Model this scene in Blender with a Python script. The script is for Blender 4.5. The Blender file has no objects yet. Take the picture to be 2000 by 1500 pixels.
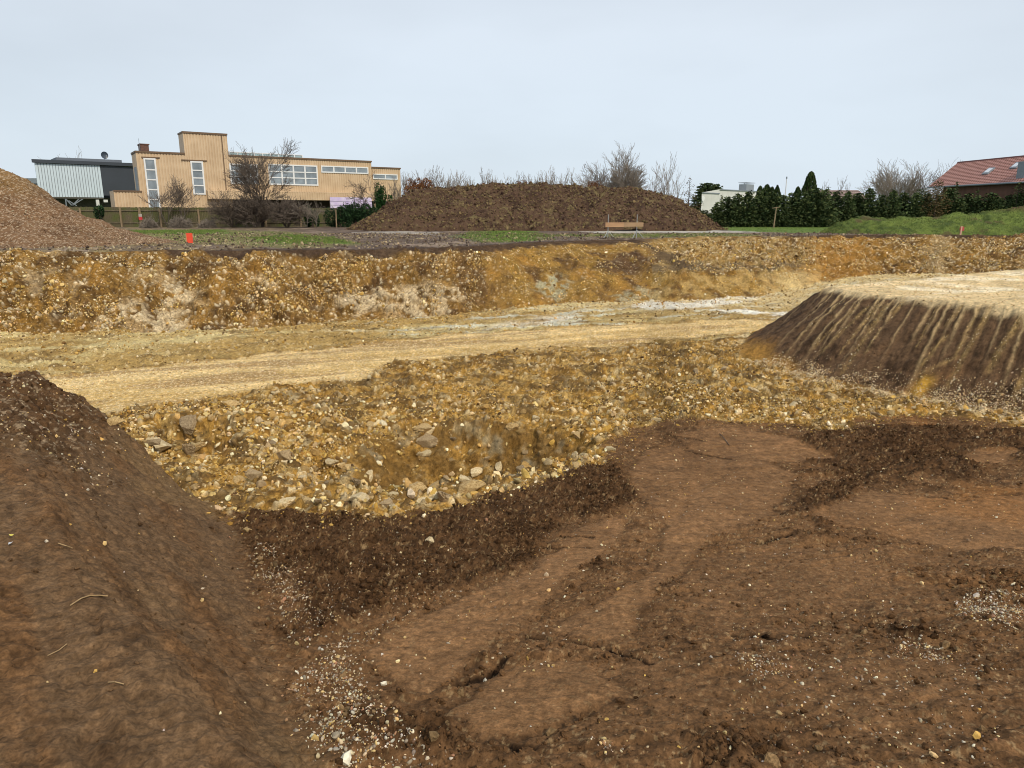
import bpy, math, random
import numpy as np
from mathutils import Vector
from concurrent.futures import ThreadPoolExecutor

# ------------------------------------------------------------------ camera, sky, sun
scene = bpy.context.scene
COL = scene.collection
EYE = 1.25
TH = math.radians(13.4)
FPX = 1389.0
cam_d = bpy.data.cameras.new("camera")
cam = bpy.data.objects.new("camera", cam_d)
COL.objects.link(cam)
cam.location = (0, 0, EYE)
cam.rotation_euler = (math.pi / 2 - TH, 0, 0)
cam_d.sensor_width = 36.0
cam_d.lens = 36.0 * FPX / 2000.0
cam_d.clip_start = 0.05
cam_d.clip_end = 3000.0
scene.camera = cam

SUN_EL, SUN_AZ = math.radians(42), math.radians(145)   # behind the viewer, to the right
world = bpy.data.worlds.new("World")
scene.world = world
world.use_nodes = True
wn, wl = world.node_tree.nodes, world.node_tree.links
wn.clear()
w_out = wn.new('ShaderNodeOutputWorld')
w_bg = wn.new('ShaderNodeBackground')
w_sky = wn.new('ShaderNodeTexSky')
w_sky.sky_type = 'NISHITA'
w_sky.sun_disc = False
w_sky.sun_elevation = SUN_EL
w_sky.sun_rotation = SUN_AZ
w_sky.air_density = 1.2
w_tc = wn.new('ShaderNodeTexCoord')
w_sep = wn.new('ShaderNodeSeparateXYZ')
wl.new(w_tc.outputs['Generated'], w_sep.inputs[0])
w_ramp = wn.new('ShaderNodeValToRGB')                   # overcast layer: paler near the horizon
e = w_ramp.color_ramp.elements
e[0].position = 0.0; e[0].color = (6.75, 7.75, 8.75, 1)
e[1].position = 0.75; e[1].color = (6.4, 6.95, 7.8, 1)
m = e.new(0.22); m.color = (7.15, 7.9, 8.75, 1)
wl.new(w_sep.outputs['Z'], w_ramp.inputs[0])
w_map = wn.new('ShaderNodeMapping')
w_map.inputs['Scale'].default_value = (1.0, 1.0, 3.2)
wl.new(w_tc.outputs['Generated'], w_map.inputs[0])
w_noise = wn.new('ShaderNodeTexNoise')
w_noise.inputs['Scale'].default_value = 1.25
w_noise.inputs['Detail'].default_value = 5
w_noise.inputs['Roughness'].default_value = 0.5
wl.new(w_map.outputs[0], w_noise.inputs['Vector'])
w_mr = wn.new('ShaderNodeMapRange')
w_mr.inputs['From Min'].default_value = 0.34
w_mr.inputs['From Max'].default_value = 0.66
w_mr.inputs['To Min'].default_value = 0.92
w_mr.inputs['To Max'].default_value = 1.10
wl.new(w_noise.outputs[0], w_mr.inputs[0])
w_mul = wn.new('ShaderNodeMixRGB'); w_mul.blend_type = 'MULTIPLY'; w_mul.inputs[0].default_value = 1.0
wl.new(w_ramp.outputs[0], w_mul.inputs[1]); wl.new(w_mr.outputs[0], w_mul.inputs[2])
w_mix = wn.new('ShaderNodeMixRGB'); w_mix.inputs[0].default_value = 0.9
wl.new(w_sky.outputs[0], w_mix.inputs[1]); wl.new(w_mul.outputs[0], w_mix.inputs[2])
wl.new(w_mix.outputs[0], w_bg.inputs[0])
w_bg.inputs[1].default_value = 0.1
wl.new(w_bg.outputs[0], w_out.inputs[0])

sun_d = bpy.data.lights.new("sun", 'SUN')
sun_d.energy = 2.8
sun_d.angle = math.radians(7)
sun_d.color = (1.0, 0.89, 0.72)
sun = bpy.data.objects.new("sun", sun_d)
COL.objects.link(sun)
sdir = Vector((math.sin(SUN_AZ) * math.cos(SUN_EL), math.cos(SUN_AZ) * math.cos(SUN_EL), math.sin(SUN_EL)))
sun.rotation_euler = sdir.to_track_quat('Z', 'Y').to_euler()

scene.view_settings.view_transform = 'Standard'
scene.view_settings.look = 'None'
scene.view_settings.exposure = 0.0
scene.view_settings.gamma = 1.0
scene.cycles.pixel_filter_type = 'BLACKMAN_HARRIS'
scene.cycles.filter_width = 1.0

# ------------------------------------------------------------------ helpers
rng = np.random.default_rng(7)
random.seed(5)
F32 = np.float32
POOL = ThreadPoolExecutor(4)

def ray(px, py):
    u, v = (px - 1000) / FPX, (py - 750) / FPX
    c, s = math.cos(TH), math.sin(TH)
    return (u, c - v * s, -(s + v * c))

def unp(px, py, z=0.0):
    """point where the sight line through a photo pixel meets the level z"""
    d = ray(px, py)
    k = (z - EYE) / d[2]
    return (d[0] * k, d[1] * k, z)

def at_depth(px, py, Y):
    d = ray(px, py); k = Y / d[1]
    return (d[0] * k, Y, EYE + d[2] * k)

def sstep(a, b, x):
    t = np.clip((x - a) / (b - a), 0, 1)
    return t * t * (3 - 2 * t)

def _hash(ix, iy, iz):
    u = np.uint32
    h = ix.astype(u) * u(374761393) + iy.astype(u) * u(668265263) + iz.astype(u) * u(2246822519)
    h = (h ^ (h >> u(15))) * u(2146121005)
    h = (h ^ (h >> u(12))) * u(2221713035)
    return h ^ (h >> u(16))

def _vn(P):
    fl = np.floor(P); fr = (P - fl).astype(F32)
    I = fl.astype(np.int64)
    fr = fr * fr * fr * (fr * (fr * 6 - 15) + 10)
    out = np.zeros(len(P), F32)
    for dx in (0, 1):
        wx = fr[:, 0] if dx else 1 - fr[:, 0]
        for dy in (0, 1):
            wy = fr[:, 1] if dy else 1 - fr[:, 1]
            for dz in (0, 1):
                wz = fr[:, 2] if dz else 1 - fr[:, 2]
                out += wx * wy * wz * (_hash(I[:, 0] + dx, I[:, 1] + dy, I[:, 2] + dz).astype(F32) * F32(2.0 / 4294967295.0))
    return out - 1

def chunked(f, P):
    if len(P) < 50000:
        return f(P)
    return np.concatenate(list(POOL.map(f, np.array_split(P, 16))))

def _rm(k):
    q, _ = np.linalg.qr(np.random.default_rng(900 + k).normal(size=(3, 3))); return q
NROT = [_rm(k) for k in range(7)]
def noise(P, scale, octv=1, rough=0.5, seed=0.0):
    """value noise, about -1..1; scale in metres"""
    tot = 0; a = 1.0; s = 0.0
    sc = np.asarray(scale, dtype=float)
    for o in range(octv):
        q = (P / sc) @ NROT[(o + int(seed)) % 7] + (seed * 17.31 + o * 5.7)
        tot = tot + a * chunked(_vn, q); s += a
        a *= rough; sc = sc * 0.5
    return tot / s * (1.0 if octv == 1 else 1.25)

def _vor(P):
    fl = np.floor(P); I = fl.astype(np.int64); fr = (P - fl).astype(F32)
    best = np.full(len(P), 9.0, F32); sec = np.full(len(P), 9.0, F32); bid = np.zeros(len(P), F32)
    K = F32(1 / 4294967295.0)
    for dx in (-1, 0, 1):
        for dy in (-1, 0, 1):
            for dz in (-1, 0, 1):
                h = _hash(I[:, 0] + dx, I[:, 1] + dy, I[:, 2] + dz)
                h2 = (h * np.uint32(2654435761)) ^ (h >> np.uint32(15)); h3 = (h2 * np.uint32(2246822519)) ^ (h2 >> np.uint32(13))
                d = (dx + h.astype(F32) * K - fr[:, 0]) ** 2 + (dy + h2.astype(F32) * K - fr[:, 1]) ** 2 + (dz + h3.astype(F32) * K - fr[:, 2]) ** 2
                near = d < best
                sec = np.where(near, best, np.minimum(sec, d))
                best = np.where(near, d, best)
                bid = np.where(near, (h3 & np.uint32(65535)).astype(F32) / 65535, bid)
    return np.stack([np.sqrt(best), np.sqrt(sec), bid], 1)

def voronoi(P, scale, seed=0.0):
    r = chunked(_vor, (P / np.asarray(scale, dtype=float)) @ NROT[1] + seed * 11.7)
    return r[:, 0], r[:, 1], r[:, 2]

def seg_dist(X, Y, a, b):
    ax, ay = a[0], a[1]; dx, dy = b[0] - ax, b[1] - ay
    L = dx * dx + dy * dy
    t = np.clip(((X - ax) * dx + (Y - ay) * dy) / L, 0, 1)
    return np.hypot(X - ax - t * dx, Y - ay - t * dy), t

def poly_sd(X, Y, pts):
    """signed distance to a polygon in the ground plan, negative inside"""
    d = np.full(np.shape(X), 1e9); ins = np.zeros(np.shape(X), bool)
    n = len(pts)
    for i in range(n):
        a, b = pts[i], pts[(i + 1) % n]
        dd, _ = seg_dist(X, Y, a, b)
        d = np.minimum(d, dd)
        c = ((a[1] > Y) != (b[1] > Y))
        with np.errstate(divide='ignore', invalid='ignore'):
            xi = (b[0] - a[0]) * (Y - a[1]) / ((b[1] - a[1]) if b[1] != a[1] else 1e-9) + a[0]
        ins ^= c & (X < xi)
    return np.where(ins, -d, d)

def tag(o, label=None, cat=None, group=None, kind=None):
    if label: o["label"] = label
    if cat: o["category"] = cat
    if group: o["group"] = group
    if kind: o["kind"] = kind
    return o

def mesh_np(name, V, Fc, mat, col=None, wet=None, smooth=False, n=None):
    """mesh from arrays: Fc is (m,3) or (m,4)"""
    me = bpy.data.meshes.new(name)
    V = np.ascontiguousarray(V, dtype=F32); Fc = np.ascontiguousarray(Fc, dtype=np.int32)
    k = Fc.shape[1]
    me.vertices.add(len(V)); me.vertices.foreach_set('co', V.ravel())
    me.loops.add(Fc.size); me.loops.foreach_set('vertex_index', Fc.ravel())
    me.polygons.add(len(Fc)); me.polygons.foreach_set('loop_start', np.arange(0, Fc.size, k, dtype=np.int32))
    me.polygons.foreach_set('loop_total', np.full(len(Fc), k, dtype=np.int32))
    me.polygons.foreach_set('use_smooth', np.full(len(Fc), smooth, dtype=bool))
    me.update(calc_edges=True)
    if col is not None:
        a = me.color_attributes.new('Col', 'FLOAT_COLOR', 'POINT')
        c4 = np.ones((len(V), 4), F32); c4[:, :3] = col
        a.data.foreach_set('color', c4.ravel())
    if wet is not None:
        a = me.attributes.new('Wet', 'FLOAT', 'POINT')
        a.data.foreach_set('value', np.ascontiguousarray(wet, dtype=F32))
    if mat: me.materials.append(mat)
    return me

def link(name, me, parent=None, loc=(0, 0, 0)):
    o = bpy.data.objects.new(name, me)
    COL.objects.link(o); o.location = loc
    if parent: o.parent = parent
    return o

def empty(name, loc, rz=0.0):
    o = bpy.data.objects.new(name, None)
    COL.objects.link(o); o.location = loc; o.rotation_euler = (0, 0, rz)
    o.empty_display_size = 0.3
    return o

class MB:
    """collects boxes, prisms and tubes, builds them as ONE mesh object"""
    def __init__(s): s.v = []; s.f = []
    def quad(s, a, b, c, d):
        n = len(s.v); s.v += [a, b, c, d]; s.f.append((n, n + 1, n + 2, n + 3)); return s
    def poly(s, pts):
        n = len(s.v); s.v += list(pts); s.f.append(tuple(range(n, n + len(pts)))); return s
    def box(s, x0, x1, y0, y1, z0, z1):
        n = len(s.v)
        s.v += [(x, y, z) for z in (z0, z1) for (x, y) in ((x0, y0), (x1, y0), (x1, y1), (x0, y1))]
        s.f += [tuple(n + i for i in q) for q in ((3, 2, 1, 0), (4, 5, 6, 7), (0, 1, 5, 4), (1, 2, 6, 5), (2, 3, 7, 6), (3, 0, 4, 7))]
        return s
    def prism(s, pts, off):
        """closed prism: outline pts (3-D, coplanar) pushed by off"""
        n = len(s.v); k = len(pts)
        s.v += [tuple(p) for p in pts] + [tuple(p[i] + off[i] for i in range(3)) for p in pts]
        s.f += [tuple(range(n, n + k)), tuple(range(n + 2 * k - 1, n + k - 1, -1))]
        s.f += [(n + i, n + k + i, n + k + (i + 1) % k, n + (i + 1) % k) for i in range(k)]
        return s
    def tube(s, p0, p1, r0, r1=None, sides=8, cap=True):
        r1 = r0 if r1 is None else r1
        p0, p1 = Vector(p0), Vector(p1); d = (p1 - p0).normalized()
        a = d.cross(Vector((0, 0, 1)) if abs(d.z) < .9 else Vector((1, 0, 0))).normalized(); b = d.cross(a)
        n = len(s.v)
        for p, r in ((p0, r0), (p1, r1)):
            for i in range(sides):
                t = 2 * math.pi * i / sides
                s.v.append(tuple(p + a * math.cos(t) * r + b * math.sin(t) * r))
        for i in range(sides):
            j = (i + 1) % sides
            s.f.append((n + i, n + j, n + sides + j, n + sides + i))
        if cap:
            s.f.append(tuple(n + i for i in reversed(range(sides)))); s.f.append(tuple(n + sides + i for i in range(sides)))
        return s
    def build(s, name, mat, parent=None, loc=(0, 0, 0), bevel=0.0, smooth=False):
        me = bpy.data.meshes.new(name)
        me.from_pydata([tuple(v) for v in s.v], [], s.f); me.update()
        if mat: me.materials.append(mat)
        if smooth:
            for p in me.polygons: p.use_smooth = True
        o = link(name, me, parent, loc)
        if bevel:
            b = o.modifiers.new('bevel', 'BEVEL'); b.width = bevel; b.segments = 2
        return o

def mat_new(name, color=(.5, .5, .5), rough=.8, metal=0.0, noise_amt=0.0, noise_scale=5.0, bump=0.0, bump_scale=30.0,
            col2=None, spec=None, rand=0.0, stretch=None):
    m = bpy.data.materials.new(name); m.use_nodes = True
    nt = m.node_tree; N, L = nt.nodes, nt.links
    b = N['Principled BSDF']
    b.inputs['Base Color'].default_value = (*color, 1)
    b.inputs['Roughness'].default_value = rough
    b.inputs['Metallic'].default_value = metal
    if spec is not None: b.inputs['Specular IOR Level'].default_value = spec
    tc = N.new('ShaderNodeTexCoord')
    src = tc.outputs['Object']
    if stretch:
        mp = N.new('ShaderNodeMapping'); mp.inputs['Scale'].default_value = stretch
        L.new(src, mp.inputs[0]); src = mp.outputs[0]
    last = None
    if noise_amt or col2:
        nz = N.new('ShaderNodeTexNoise'); nz.inputs['Scale'].default_value = noise_scale; nz.inputs['Detail'].default_value = 6
        L.new(src, nz.inputs['Vector'])
        mr = N.new('ShaderNodeMapRange'); mr.inputs['From Min'].default_value = .32; mr.inputs['From Max'].default_value = .68
        L.new(nz.outputs[0], mr.inputs[0])
        mx = N.new('ShaderNodeMixRGB')
        c2 = col2 or tuple(c * (1 - noise_amt) for c in color)
        mx.inputs[1].default_value = (*color, 1); mx.inputs[2].default_value = (*c2, 1)
        L.new(mr.outputs[0], mx.inputs[0]); last = mx.outputs[0]
    if rand:
        oi = N.new('ShaderNodeObjectInfo'); r2 = N.new('ShaderNodeMapRange')
        r2.inputs['To Min'].default_value = 1 - rand; r2.inputs['To Max'].default_value = 1 + rand * .35
        L.new(oi.outputs['Random'], r2.inputs[0])
        ml = N.new('ShaderNodeMixRGB'); ml.blend_type = 'MULTIPLY'; ml.inputs[0].default_value = 1
        if last: L.new(last, ml.inputs[1])
        else: ml.inputs[1].default_value = (*color, 1)
        L.new(r2.outputs[0], ml.inputs[2]); last = ml.outputs[0]
    if last: L.new(last, b.inputs['Base Color'])
    if bump:
        n2 = N.new('ShaderNodeTexNoise'); n2.inputs['Scale'].default_value = bump_scale; n2.inputs['Detail'].default_value = 5
        L.new(src, n2.inputs['Vector'])
        bp = N.new('ShaderNodeBump'); bp.inputs['Strength'].default_value = bump; bp.inputs['Distance'].default_value = .02
        L.new(n2.outputs[0], bp.inputs['Height']); L.new(bp.outputs[0], b.inputs['Normal'])
    return m

def mat_vcol(name, rough=.92, fine=0.35, scales=(14, 70), bump=.5, bdist=.012, wetmap=False, spec=.08):
    """vertex albedo broken up by fine procedural noise"""
    m = bpy.data.materials.new(name); m.use_nodes = True
    nt = m.node_tree; N, L = nt.nodes, nt.links
    b = N['Principled BSDF']; b.inputs['Roughness'].default_value = rough
    b.inputs['Specular IOR Level'].default_value = spec
    at = N.new('ShaderNodeAttribute'); at.attribute_name = 'Col'
    tc = N.new('ShaderNodeTexCoord'); last = at.outputs['Color']
    hs = None; hl = []
    for i, s in enumerate(scales):
        nz = N.new('ShaderNodeTexNoise'); nz.inputs['Scale'].default_value = s; nz.inputs['Detail'].default_value = 4; nz.inputs['Roughness'].default_value = .65
        L.new(tc.outputs['Object'], nz.inputs['Vector'])
        mr = N.new('ShaderNodeMapRange'); mr.inputs['From Min'].default_value = .3; mr.inputs['From Max'].default_value = .7
        mr.inputs['To Min'].default_value = 1 - fine; mr.inputs['To Max'].default_value = 1 + fine
        L.new(nz.outputs[0], mr.inputs[0])
        mx = N.new('ShaderNodeMixRGB'); mx.blend_type = 'MULTIPLY'; mx.inputs[0].default_value = 1
        L.new(last, mx.inputs[1]); L.new(mr.outputs[0], mx.inputs[2]); last = mx.outputs[0]
        hs = nz; hl.append(nz)
    L.new(last, b.inputs['Base Color'])
    bp = N.new('ShaderNodeBump'); bp.inputs['Strength'].default_value = bump; bp.inputs['Distance'].default_value = bdist
    L.new(hs.outputs[0], bp.inputs['Height'])
    if len(hl) > 1:
        b2 = N.new('ShaderNodeBump'); b2.inputs['Strength'].default_value = bump * .9; b2.inputs['Distance'].default_value = bdist * 3
        L.new(hl[0].outputs[0], b2.inputs['Height']); L.new(b2.outputs[0], bp.inputs['Normal'])
    L.new(bp.outputs[0], b.inputs['Normal'])
    if wetmap:
        aw = N.new('ShaderNodeAttribute'); aw.attribute_name = 'Wet'
        mr = N.new('ShaderNodeMapRange'); mr.inputs['To Min'].default_value = rough; mr.inputs['To Max'].default_value = .25
        L.new(aw.outputs['Fac'], mr.inputs[0]); L.new(mr.outputs[0], b.inputs['Roughness'])
    return m

M_EARTH = mat_vcol('earth', wetmap=True)
M_STONE = mat_vcol('stone', rough=.85, fine=.22, scales=(9, 45), bump=.4)
M_CLOD = mat_vcol('soil clods', rough=.95, fine=.3, scales=(20, 80), bump=.5)

# ------------------------------------------------------------------ shape of the ground
FLOOR = -2.28
SH = .12
def floor_z(Y): return FLOOR + .5 * sstep(30.5, 37, Y)
# pit wall control columns: photo x, toe y, ledge (front, back) height share and rim y
# (px, y_toe, z_toe, y_rim, ledge?)
WALLC = [(-500, 690, -2.4, 500, 0), (-200, 668, -2.4, 495, 0), (0, 658, -2.4, 492, 0), (200, 652, -2.4, 491, 0), (400, 648, -2.4, 490, 0), (560, 638, -2.4, 488, 0),
         (700, 628, -2.4, 488, 0), (850, 622, -2.4, 484, 0), (930, 612, -2.4, 480, 0), (1050, 600, -2.4, 473, 0), (1180, 591, -2.4, 469, 0), (1250, 590, -2.4, 467, .0),
         (1300, 589, -2.38, 465, 1), (1400, 585, -2.35, 462, 1), (1480, 578, -2.3, 462, 1), (1545, 560, -2.1, 461, .6), (1620, 545, -1.9, 459, 0), (1700, 538, -1.88, 459, 0),
         (1850, 537, -1.88, 458, 0), (2000, 537, -1.88, 457, 0), (2300, 540, -1.88, 457, 0), (3200, 545, -1.88, 456, 0)]
_w = []
for (px, yt, zt, yr, lg) in WALLC:
    zt = zt + SH
    T = unp(px, yt, zt); R = unp(px, yr, 0.0)
    L1, L2 = (T[1] + 1.6, -1.25), (T[1] + 3.4, -1.12)
    A = (T[1] + (R[1] - T[1]) * .36, zt * (1 - .52)); B = (T[1] + (R[1] - T[1]) * .62, zt * (1 - .80))
    _w.append((T[0] / T[1], T[1], zt, A[0] * (1 - lg) + L1[0] * lg, A[1] * (1 - lg) + L1[1] * lg,
               B[0] * (1 - lg) + L2[0] * lg, B[1] * (1 - lg) + L2[1] * lg, R[1], R[0] / R[1]))
_w = np.array(_w)
def wall_cols(X, Y):
    t = X / np.maximum(Y, .5)
    t = np.clip(t, -3, 3)
    return [np.interp(t, _w[:, 0], _w[:, i]) for i in range(1, 8)]

RAMP_Y = [-3, 0, 2, 4, 6, 8, 10, 12.5]; RAMP_Z = [-.08, -.35, -.73, -1.28, -1.73, -2.03, -2.21, -2.28]
# right-hand embankment: outline of its level top and of its foot (plan)
EMB_TOP = [(9.2, 20.7), (8.9, 17.6), (9.4, 16.3), (10.1, 13.9), (10.9, 11.5), (11.9, 8), (40, 4), (44, 30), (17, 24.5), (12, 22.0)]
EMB_FOOT = [(6.9, 20.8), (5.6, 17.9), (6.2, 16.3), (6.75, 14.8), (7.45, 13.9), (8.4, 12.8), (9.1, 12.1), (9.9, 9.5), (10.6, 6), (40, 1), (48, 34), (16, 28.0), (10, 25.5)]
def emb_z(X, Y):
    dt = np.maximum(poly_sd(X, Y, EMB_TOP), 0)
    df = np.maximum(-poly_sd(X, Y, EMB_FOOT), 0)
    s = dt / np.maximum(dt + df, 1e-6)
    top = -.74 + .22 * sstep(20.5, 13.5, Y) + .03 * np.maximum(X - 12, 0)
    top = np.minimum(top, -.2)
    s2 = s
    return np.where(df > 0, top * (1 - s2) + (FLOOR - .03) * s2, -9), s, dt, df
# left-hand bank beside the ramp
def bank_z(X, Y):
    n = (X + 3.1) * -.91 + (Y - 7.0) * -.42
    a = np.maximum((X + 3.1) * .42 + (Y - 7.0) * -.91, -.25)
    pl = -2.0 + SH + .84 * n + .206 * a + .10 * np.maximum(a - 4, 0)
    pl = np.where(n < 0, pl + .25 * n, pl)
    pl = np.where(pl > -.48, -.48 + (pl + .48) * .15, pl)
    pl = np.minimum(pl, .35)
    ye = 7.0 + np.clip(-3.1 - X, 0, 1.63) * .56 - .35 * np.clip(-4.75 - X, 0, 3)
    pl = pl - 1.25 * np.maximum(Y - ye, 0)
    return pl
def _up(pts): return [unp(a, b, FLOOR)[:2] for a, b in pts]
HOLES = [(_up([(690, 862), (760, 832), (900, 818), (1050, 822), (1185, 852), (1195, 880), (1100, 925), (1000, 955), (860, 985), (740, 1010), (620, 960), (640, 900)]), 1.2, 1.6),
         (_up([(265, 868), (300, 838), (380, 832), (470, 850), (480, 885), (420, 905), (300, 915)]), .40, .35),
         (_up([(560, 905), (640, 880), (720, 930), (700, 985), (600, 970)]), .30, .35)]
HOLE_C = [(-.6, 8.6, 1.5, 1.1, .75), (.6, 9.2, 1.0, .9, .8)]
def zbase(X, Y):
    X = np.asarray(X, float); Y = np.asarray(Y, float)
    w = wall_cols(X, Y)
    z = floor_z(Y)
    z = np.where(Y < 12.5, np.interp(Y, RAMP_Y, RAMP_Z), z)
    for poly, dep, wd in HOLES:
        z = z - dep * sstep(-.05, wd, -poly_sd(X, Y, poly))
    z = z + .22 * np.exp(-(((X + 4.8) / 1.5) ** 2 + ((Y - 11.6) / .7) ** 2))
    ez, es, dt, df = emb_z(X, Y)
    z = np.maximum(z, ez)
    bz = bank_z(X, Y); dz = bz - z
    z = np.where((X < 1) & (Y < 9), z + .5 * (dz + np.sqrt(dz * dz + .035)) - .0, np.maximum(z, bz))
    # wall
    yt, zt, ya, za, yb, zb_, yr = w
    zt = np.maximum(zt, -9)
    wz = np.where(Y < ya, zt + (za - zt) * (Y - yt) / (ya - yt), np.where(Y < yb, za + (zb_ - za) * (Y - ya) / (yb - ya), zb_ + (0 - zb_) * (Y - yb) / (yr - yb)))
    z = np.where(Y > yt, np.maximum(wz, z * 0 - 9), z)
    z = np.where(Y > yr, .12 * sstep(50, 70, Y), z)
    return z

def hit(px, py, y1=120):
    """first point of the ground under a photo pixel"""
    d = ray(px, py)
    ks = np.concatenate([np.linspace(1.2, 30, 3000), np.linspace(30, y1, 1500)])
    z = zbase(d[0] * ks, d[1] * ks)
    i = np.argmax(EYE + d[2] * ks < z)
    k = ks[i]
    return (d[0] * k, d[1] * k, float(z[i]))
def plan(pts, z=None):
    return [(hit(*p) if z is None else unp(p[0], p[1], z))[:2] for p in pts]

# ------------------------------------------------------------------ tessellation (a fan, finest where the ground is steep)
Q = 1.0
az = np.concatenate([np.linspace(-76, -39.5, 70, endpoint=False), np.linspace(-39.5, 39.5, int(1180 * Q)), np.linspace(39.5, 76, 71)[1:]])
az = np.radians(az)
NR = int(1700 * Q)
OY = -2.0
rr = np.exp(np.linspace(math.log(.9), math.log(420), 6000))
G = np.zeros((len(az), NR))
for i, a in enumerate(az):
    X = rr * math.sin(a); Y = OY + rr * math.cos(a)
    w = wall_cols(X, Y)
    step = np.where(rr < 3.3, .008 * rr, np.where(rr < 19, .0023 * rr, .0036 * rr))
    hz = (Y > 8.3) & (Y < 11.6) & (X > -2.4) & (X < 2.4)
    step = np.where(hz, step * .45, step)
    inwall = (Y > w[0] - .5) & (Y < w[6] + .4)
    step = np.where(inwall & (Y > 15), .021, step)
    step = np.where(Y > w[6] + .4, .006 * rr, step)
    step = np.where(rr > 75, .03 * rr, step)
    cum = np.concatenate([[0], np.cumsum(np.diff(rr) / ((step[1:] + step[:-1]) / 2))])
    G[i] = np.interp(np.linspace(0, cum[-1], NR), cum, rr)
GX = G * np.sin(az)[:, None]; GY = OY + G * np.cos(az)[:, None]
NC = len(az)
X = GX.ravel(); Y = GY.ravel()
# irregular rim and foot: warp the plan a little before reading the height
P2 = np.stack([X, Y, X * 0], 1)
far = sstep(17, 22, Y) * (1 - .85 * sstep(3.5, 5.5, X) * sstep(29, 27, Y))
wx = noise(P2, 1.6, 3, seed=1) * .35 * far + noise(P2, .5, 2, seed=2) * .05
wy = noise(P2, 2.2, 3, seed=3) * .34 * far + noise(P2, .45, 2, seed=4) * .05
XW, YW = X + wx, Y + wy
Z0 = zbase(XW, YW)
W = wall_cols(XW, YW)
WT = np.clip((YW - W[0]) / (W[6] - W[0]), 0, 1)          # 0 foot .. 1 rim
inwall = (YW > W[0]) & (YW < W[6])
plateau = YW >= W[6]
EZ, ES, EDT, EDF = emb_z(XW, YW)
base_noemb = np.where(Y < 12.5, np.interp(Y, RAMP_Y, RAMP_Z), floor_z(Y))
m_emb = sstep(-.02, .12, EZ - base_noemb) * (EDF > 0) * (Y < W[0])
m_emb_top = sstep(.12, -.05, EDT + noise(P2, .5, 3, seed=9) * .15) * m_emb
BZ = bank_z(XW, YW)
m_bank = sstep(-.12, .12, BZ - base_noemb + .05 * noise(P2, .3, 3, seed=14)) * (Y < 11) * (X < 0)
TRACK = _up([(-60, 752), (60, 740), (200, 722), (480, 700), (700, 673), (900, 655), (1100, 640), (1300, 630), (1470, 624)]) + [(12, 22.4), (12, 19.5)] + \
    _up([(1440, 650), (1300, 662), (1150, 678), (1000, 690), (900, 700), (760, 710), (700, 738), (480, 768), (350, 790), (190, 806), (80, 806), (-60, 790)])
sd_track = poly_sd(X, Y, TRACK) + noise(P2, 1.2, 4, .6, seed=11) * .5
m_track = sstep(.12, -.18, sd_track) * (1 - m_bank)
BROWN = [(-14, -3), (-14, 5)] + plan([(425, 1012), (520, 1008), (640, 1000), (740, 1012), (860, 990), (1000, 962), (1110, 925), (1190, 885), (1225, 838), (1330, 815), (1500, 825), (1620, 846), (1690, 836), (1760, 812), (1850, 815), (1990, 838)]) + [(16, 9), (16, -3)]
sd_brown = poly_sd(X, Y, BROWN) + noise(P2, .9, 4, .65, seed=12) * .42 + noise(P2, .12, 2, seed=13) * .10
m_brown = sstep(.1, -.12, sd_brown)
m_brown = np.maximum(m_brown, m_bank)
floorm = (~inwall) & (~plateau)
m_rub = floorm * (1 - m_brown) * (1 - m_track) * (1 - m_emb)   # loose rubble and ochre mud of the pit floor

# base normals
def grid_normals(PX, PY, PZ):
    P = np.stack([PX.reshape(NC, NR), PY.reshape(NC, NR), PZ.reshape(NC, NR)], 2)
    du = np.gradient(P, axis=0); dv = np.gradient(P, axis=1)
    n = np.cross(du, dv); n /= np.maximum(np.linalg.norm(n, axis=2, keepdims=True), 1e-12)
    area = np.linalg.norm(np.cross(du, dv), axis=2).ravel()
    n = n.reshape(-1, 3)
    n[n[:, 2] < 0] *= -1
    return n, area
N0, _ = grid_normals(X, Y, Z0)
N0s = N0.reshape(NC, NR, 3).copy()
for _i in range(6):
    N0s[1:-1, 1:-1] = (N0s[1:-1, 1:-1] + N0s[:-2, 1:-1] + N0s[2:, 1:-1] + N0s[1:-1, :-2] + N0s[1:-1, 2:]) / 5
N0 = N0s.reshape(-1, 3); N0 /= np.linalg.norm(N0, axis=1, keepdims=True)
P3 = np.stack([X, Y, Z0], 1)

nA = noise(P3, 2.5, 3, seed=21); nB = noise(P3, .7, 3, seed=22); nC = noise(P3, .18, 3, seed=23); nD = noise(P3, .05, 3, .6, seed=24)
nE = noise(P3, .3, 2, seed=25)
v1, v2, vid = voronoi(P3 + np.stack([nC, nE, nB], 1) * .03, .16, seed=2)
u1, u2, uid = voronoi(P3 + np.stack([nE, nC, nB], 1) * .02, .06, seed=3)

# ------------------------------------------------------------------ relief
T_ = X / np.maximum(Y, .5)
AZ = 1000 + 1389 * T_                      # bearing, used to lay out the strata of the pit wall
def blob(ax, aw, zx, zw, amp=.25):
    q = ((AZ + nB * 25 - ax) / aw) ** 2 + ((Z0 + nB * .15 - zx) / zw) ** 2
    return sstep(1.3, .4, q)
mw = sstep(-.03, .05, (YW - W[0]) / np.maximum(W[6] - W[0], .1)) * sstep(1.03, .97, (YW - W[0]) / np.maximum(W[6] - W[0], .1))
bench = inwall & (AZ > 1270) & (AZ < 1600)
smoothwall = sstep(860, 1000, AZ + nA * 40) * sstep(1320, 1270, AZ) * .8
smoothwall = np.maximum(smoothwall, bench * sstep(-1.2, -1.35, Z0) * .8)
disp = np.zeros_like(Z0)
PV = P3 * np.array([1, 1, .32])
gul = noise(PV, .9, 3, seed=31); gul2 = noise(PV, .3, 2, seed=32)
wall_rel = .26 * noise(P3, 1.1, 3, seed=33) + .14 * gul + .10 * gul2 + .08 * nC + .03 * nD
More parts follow.
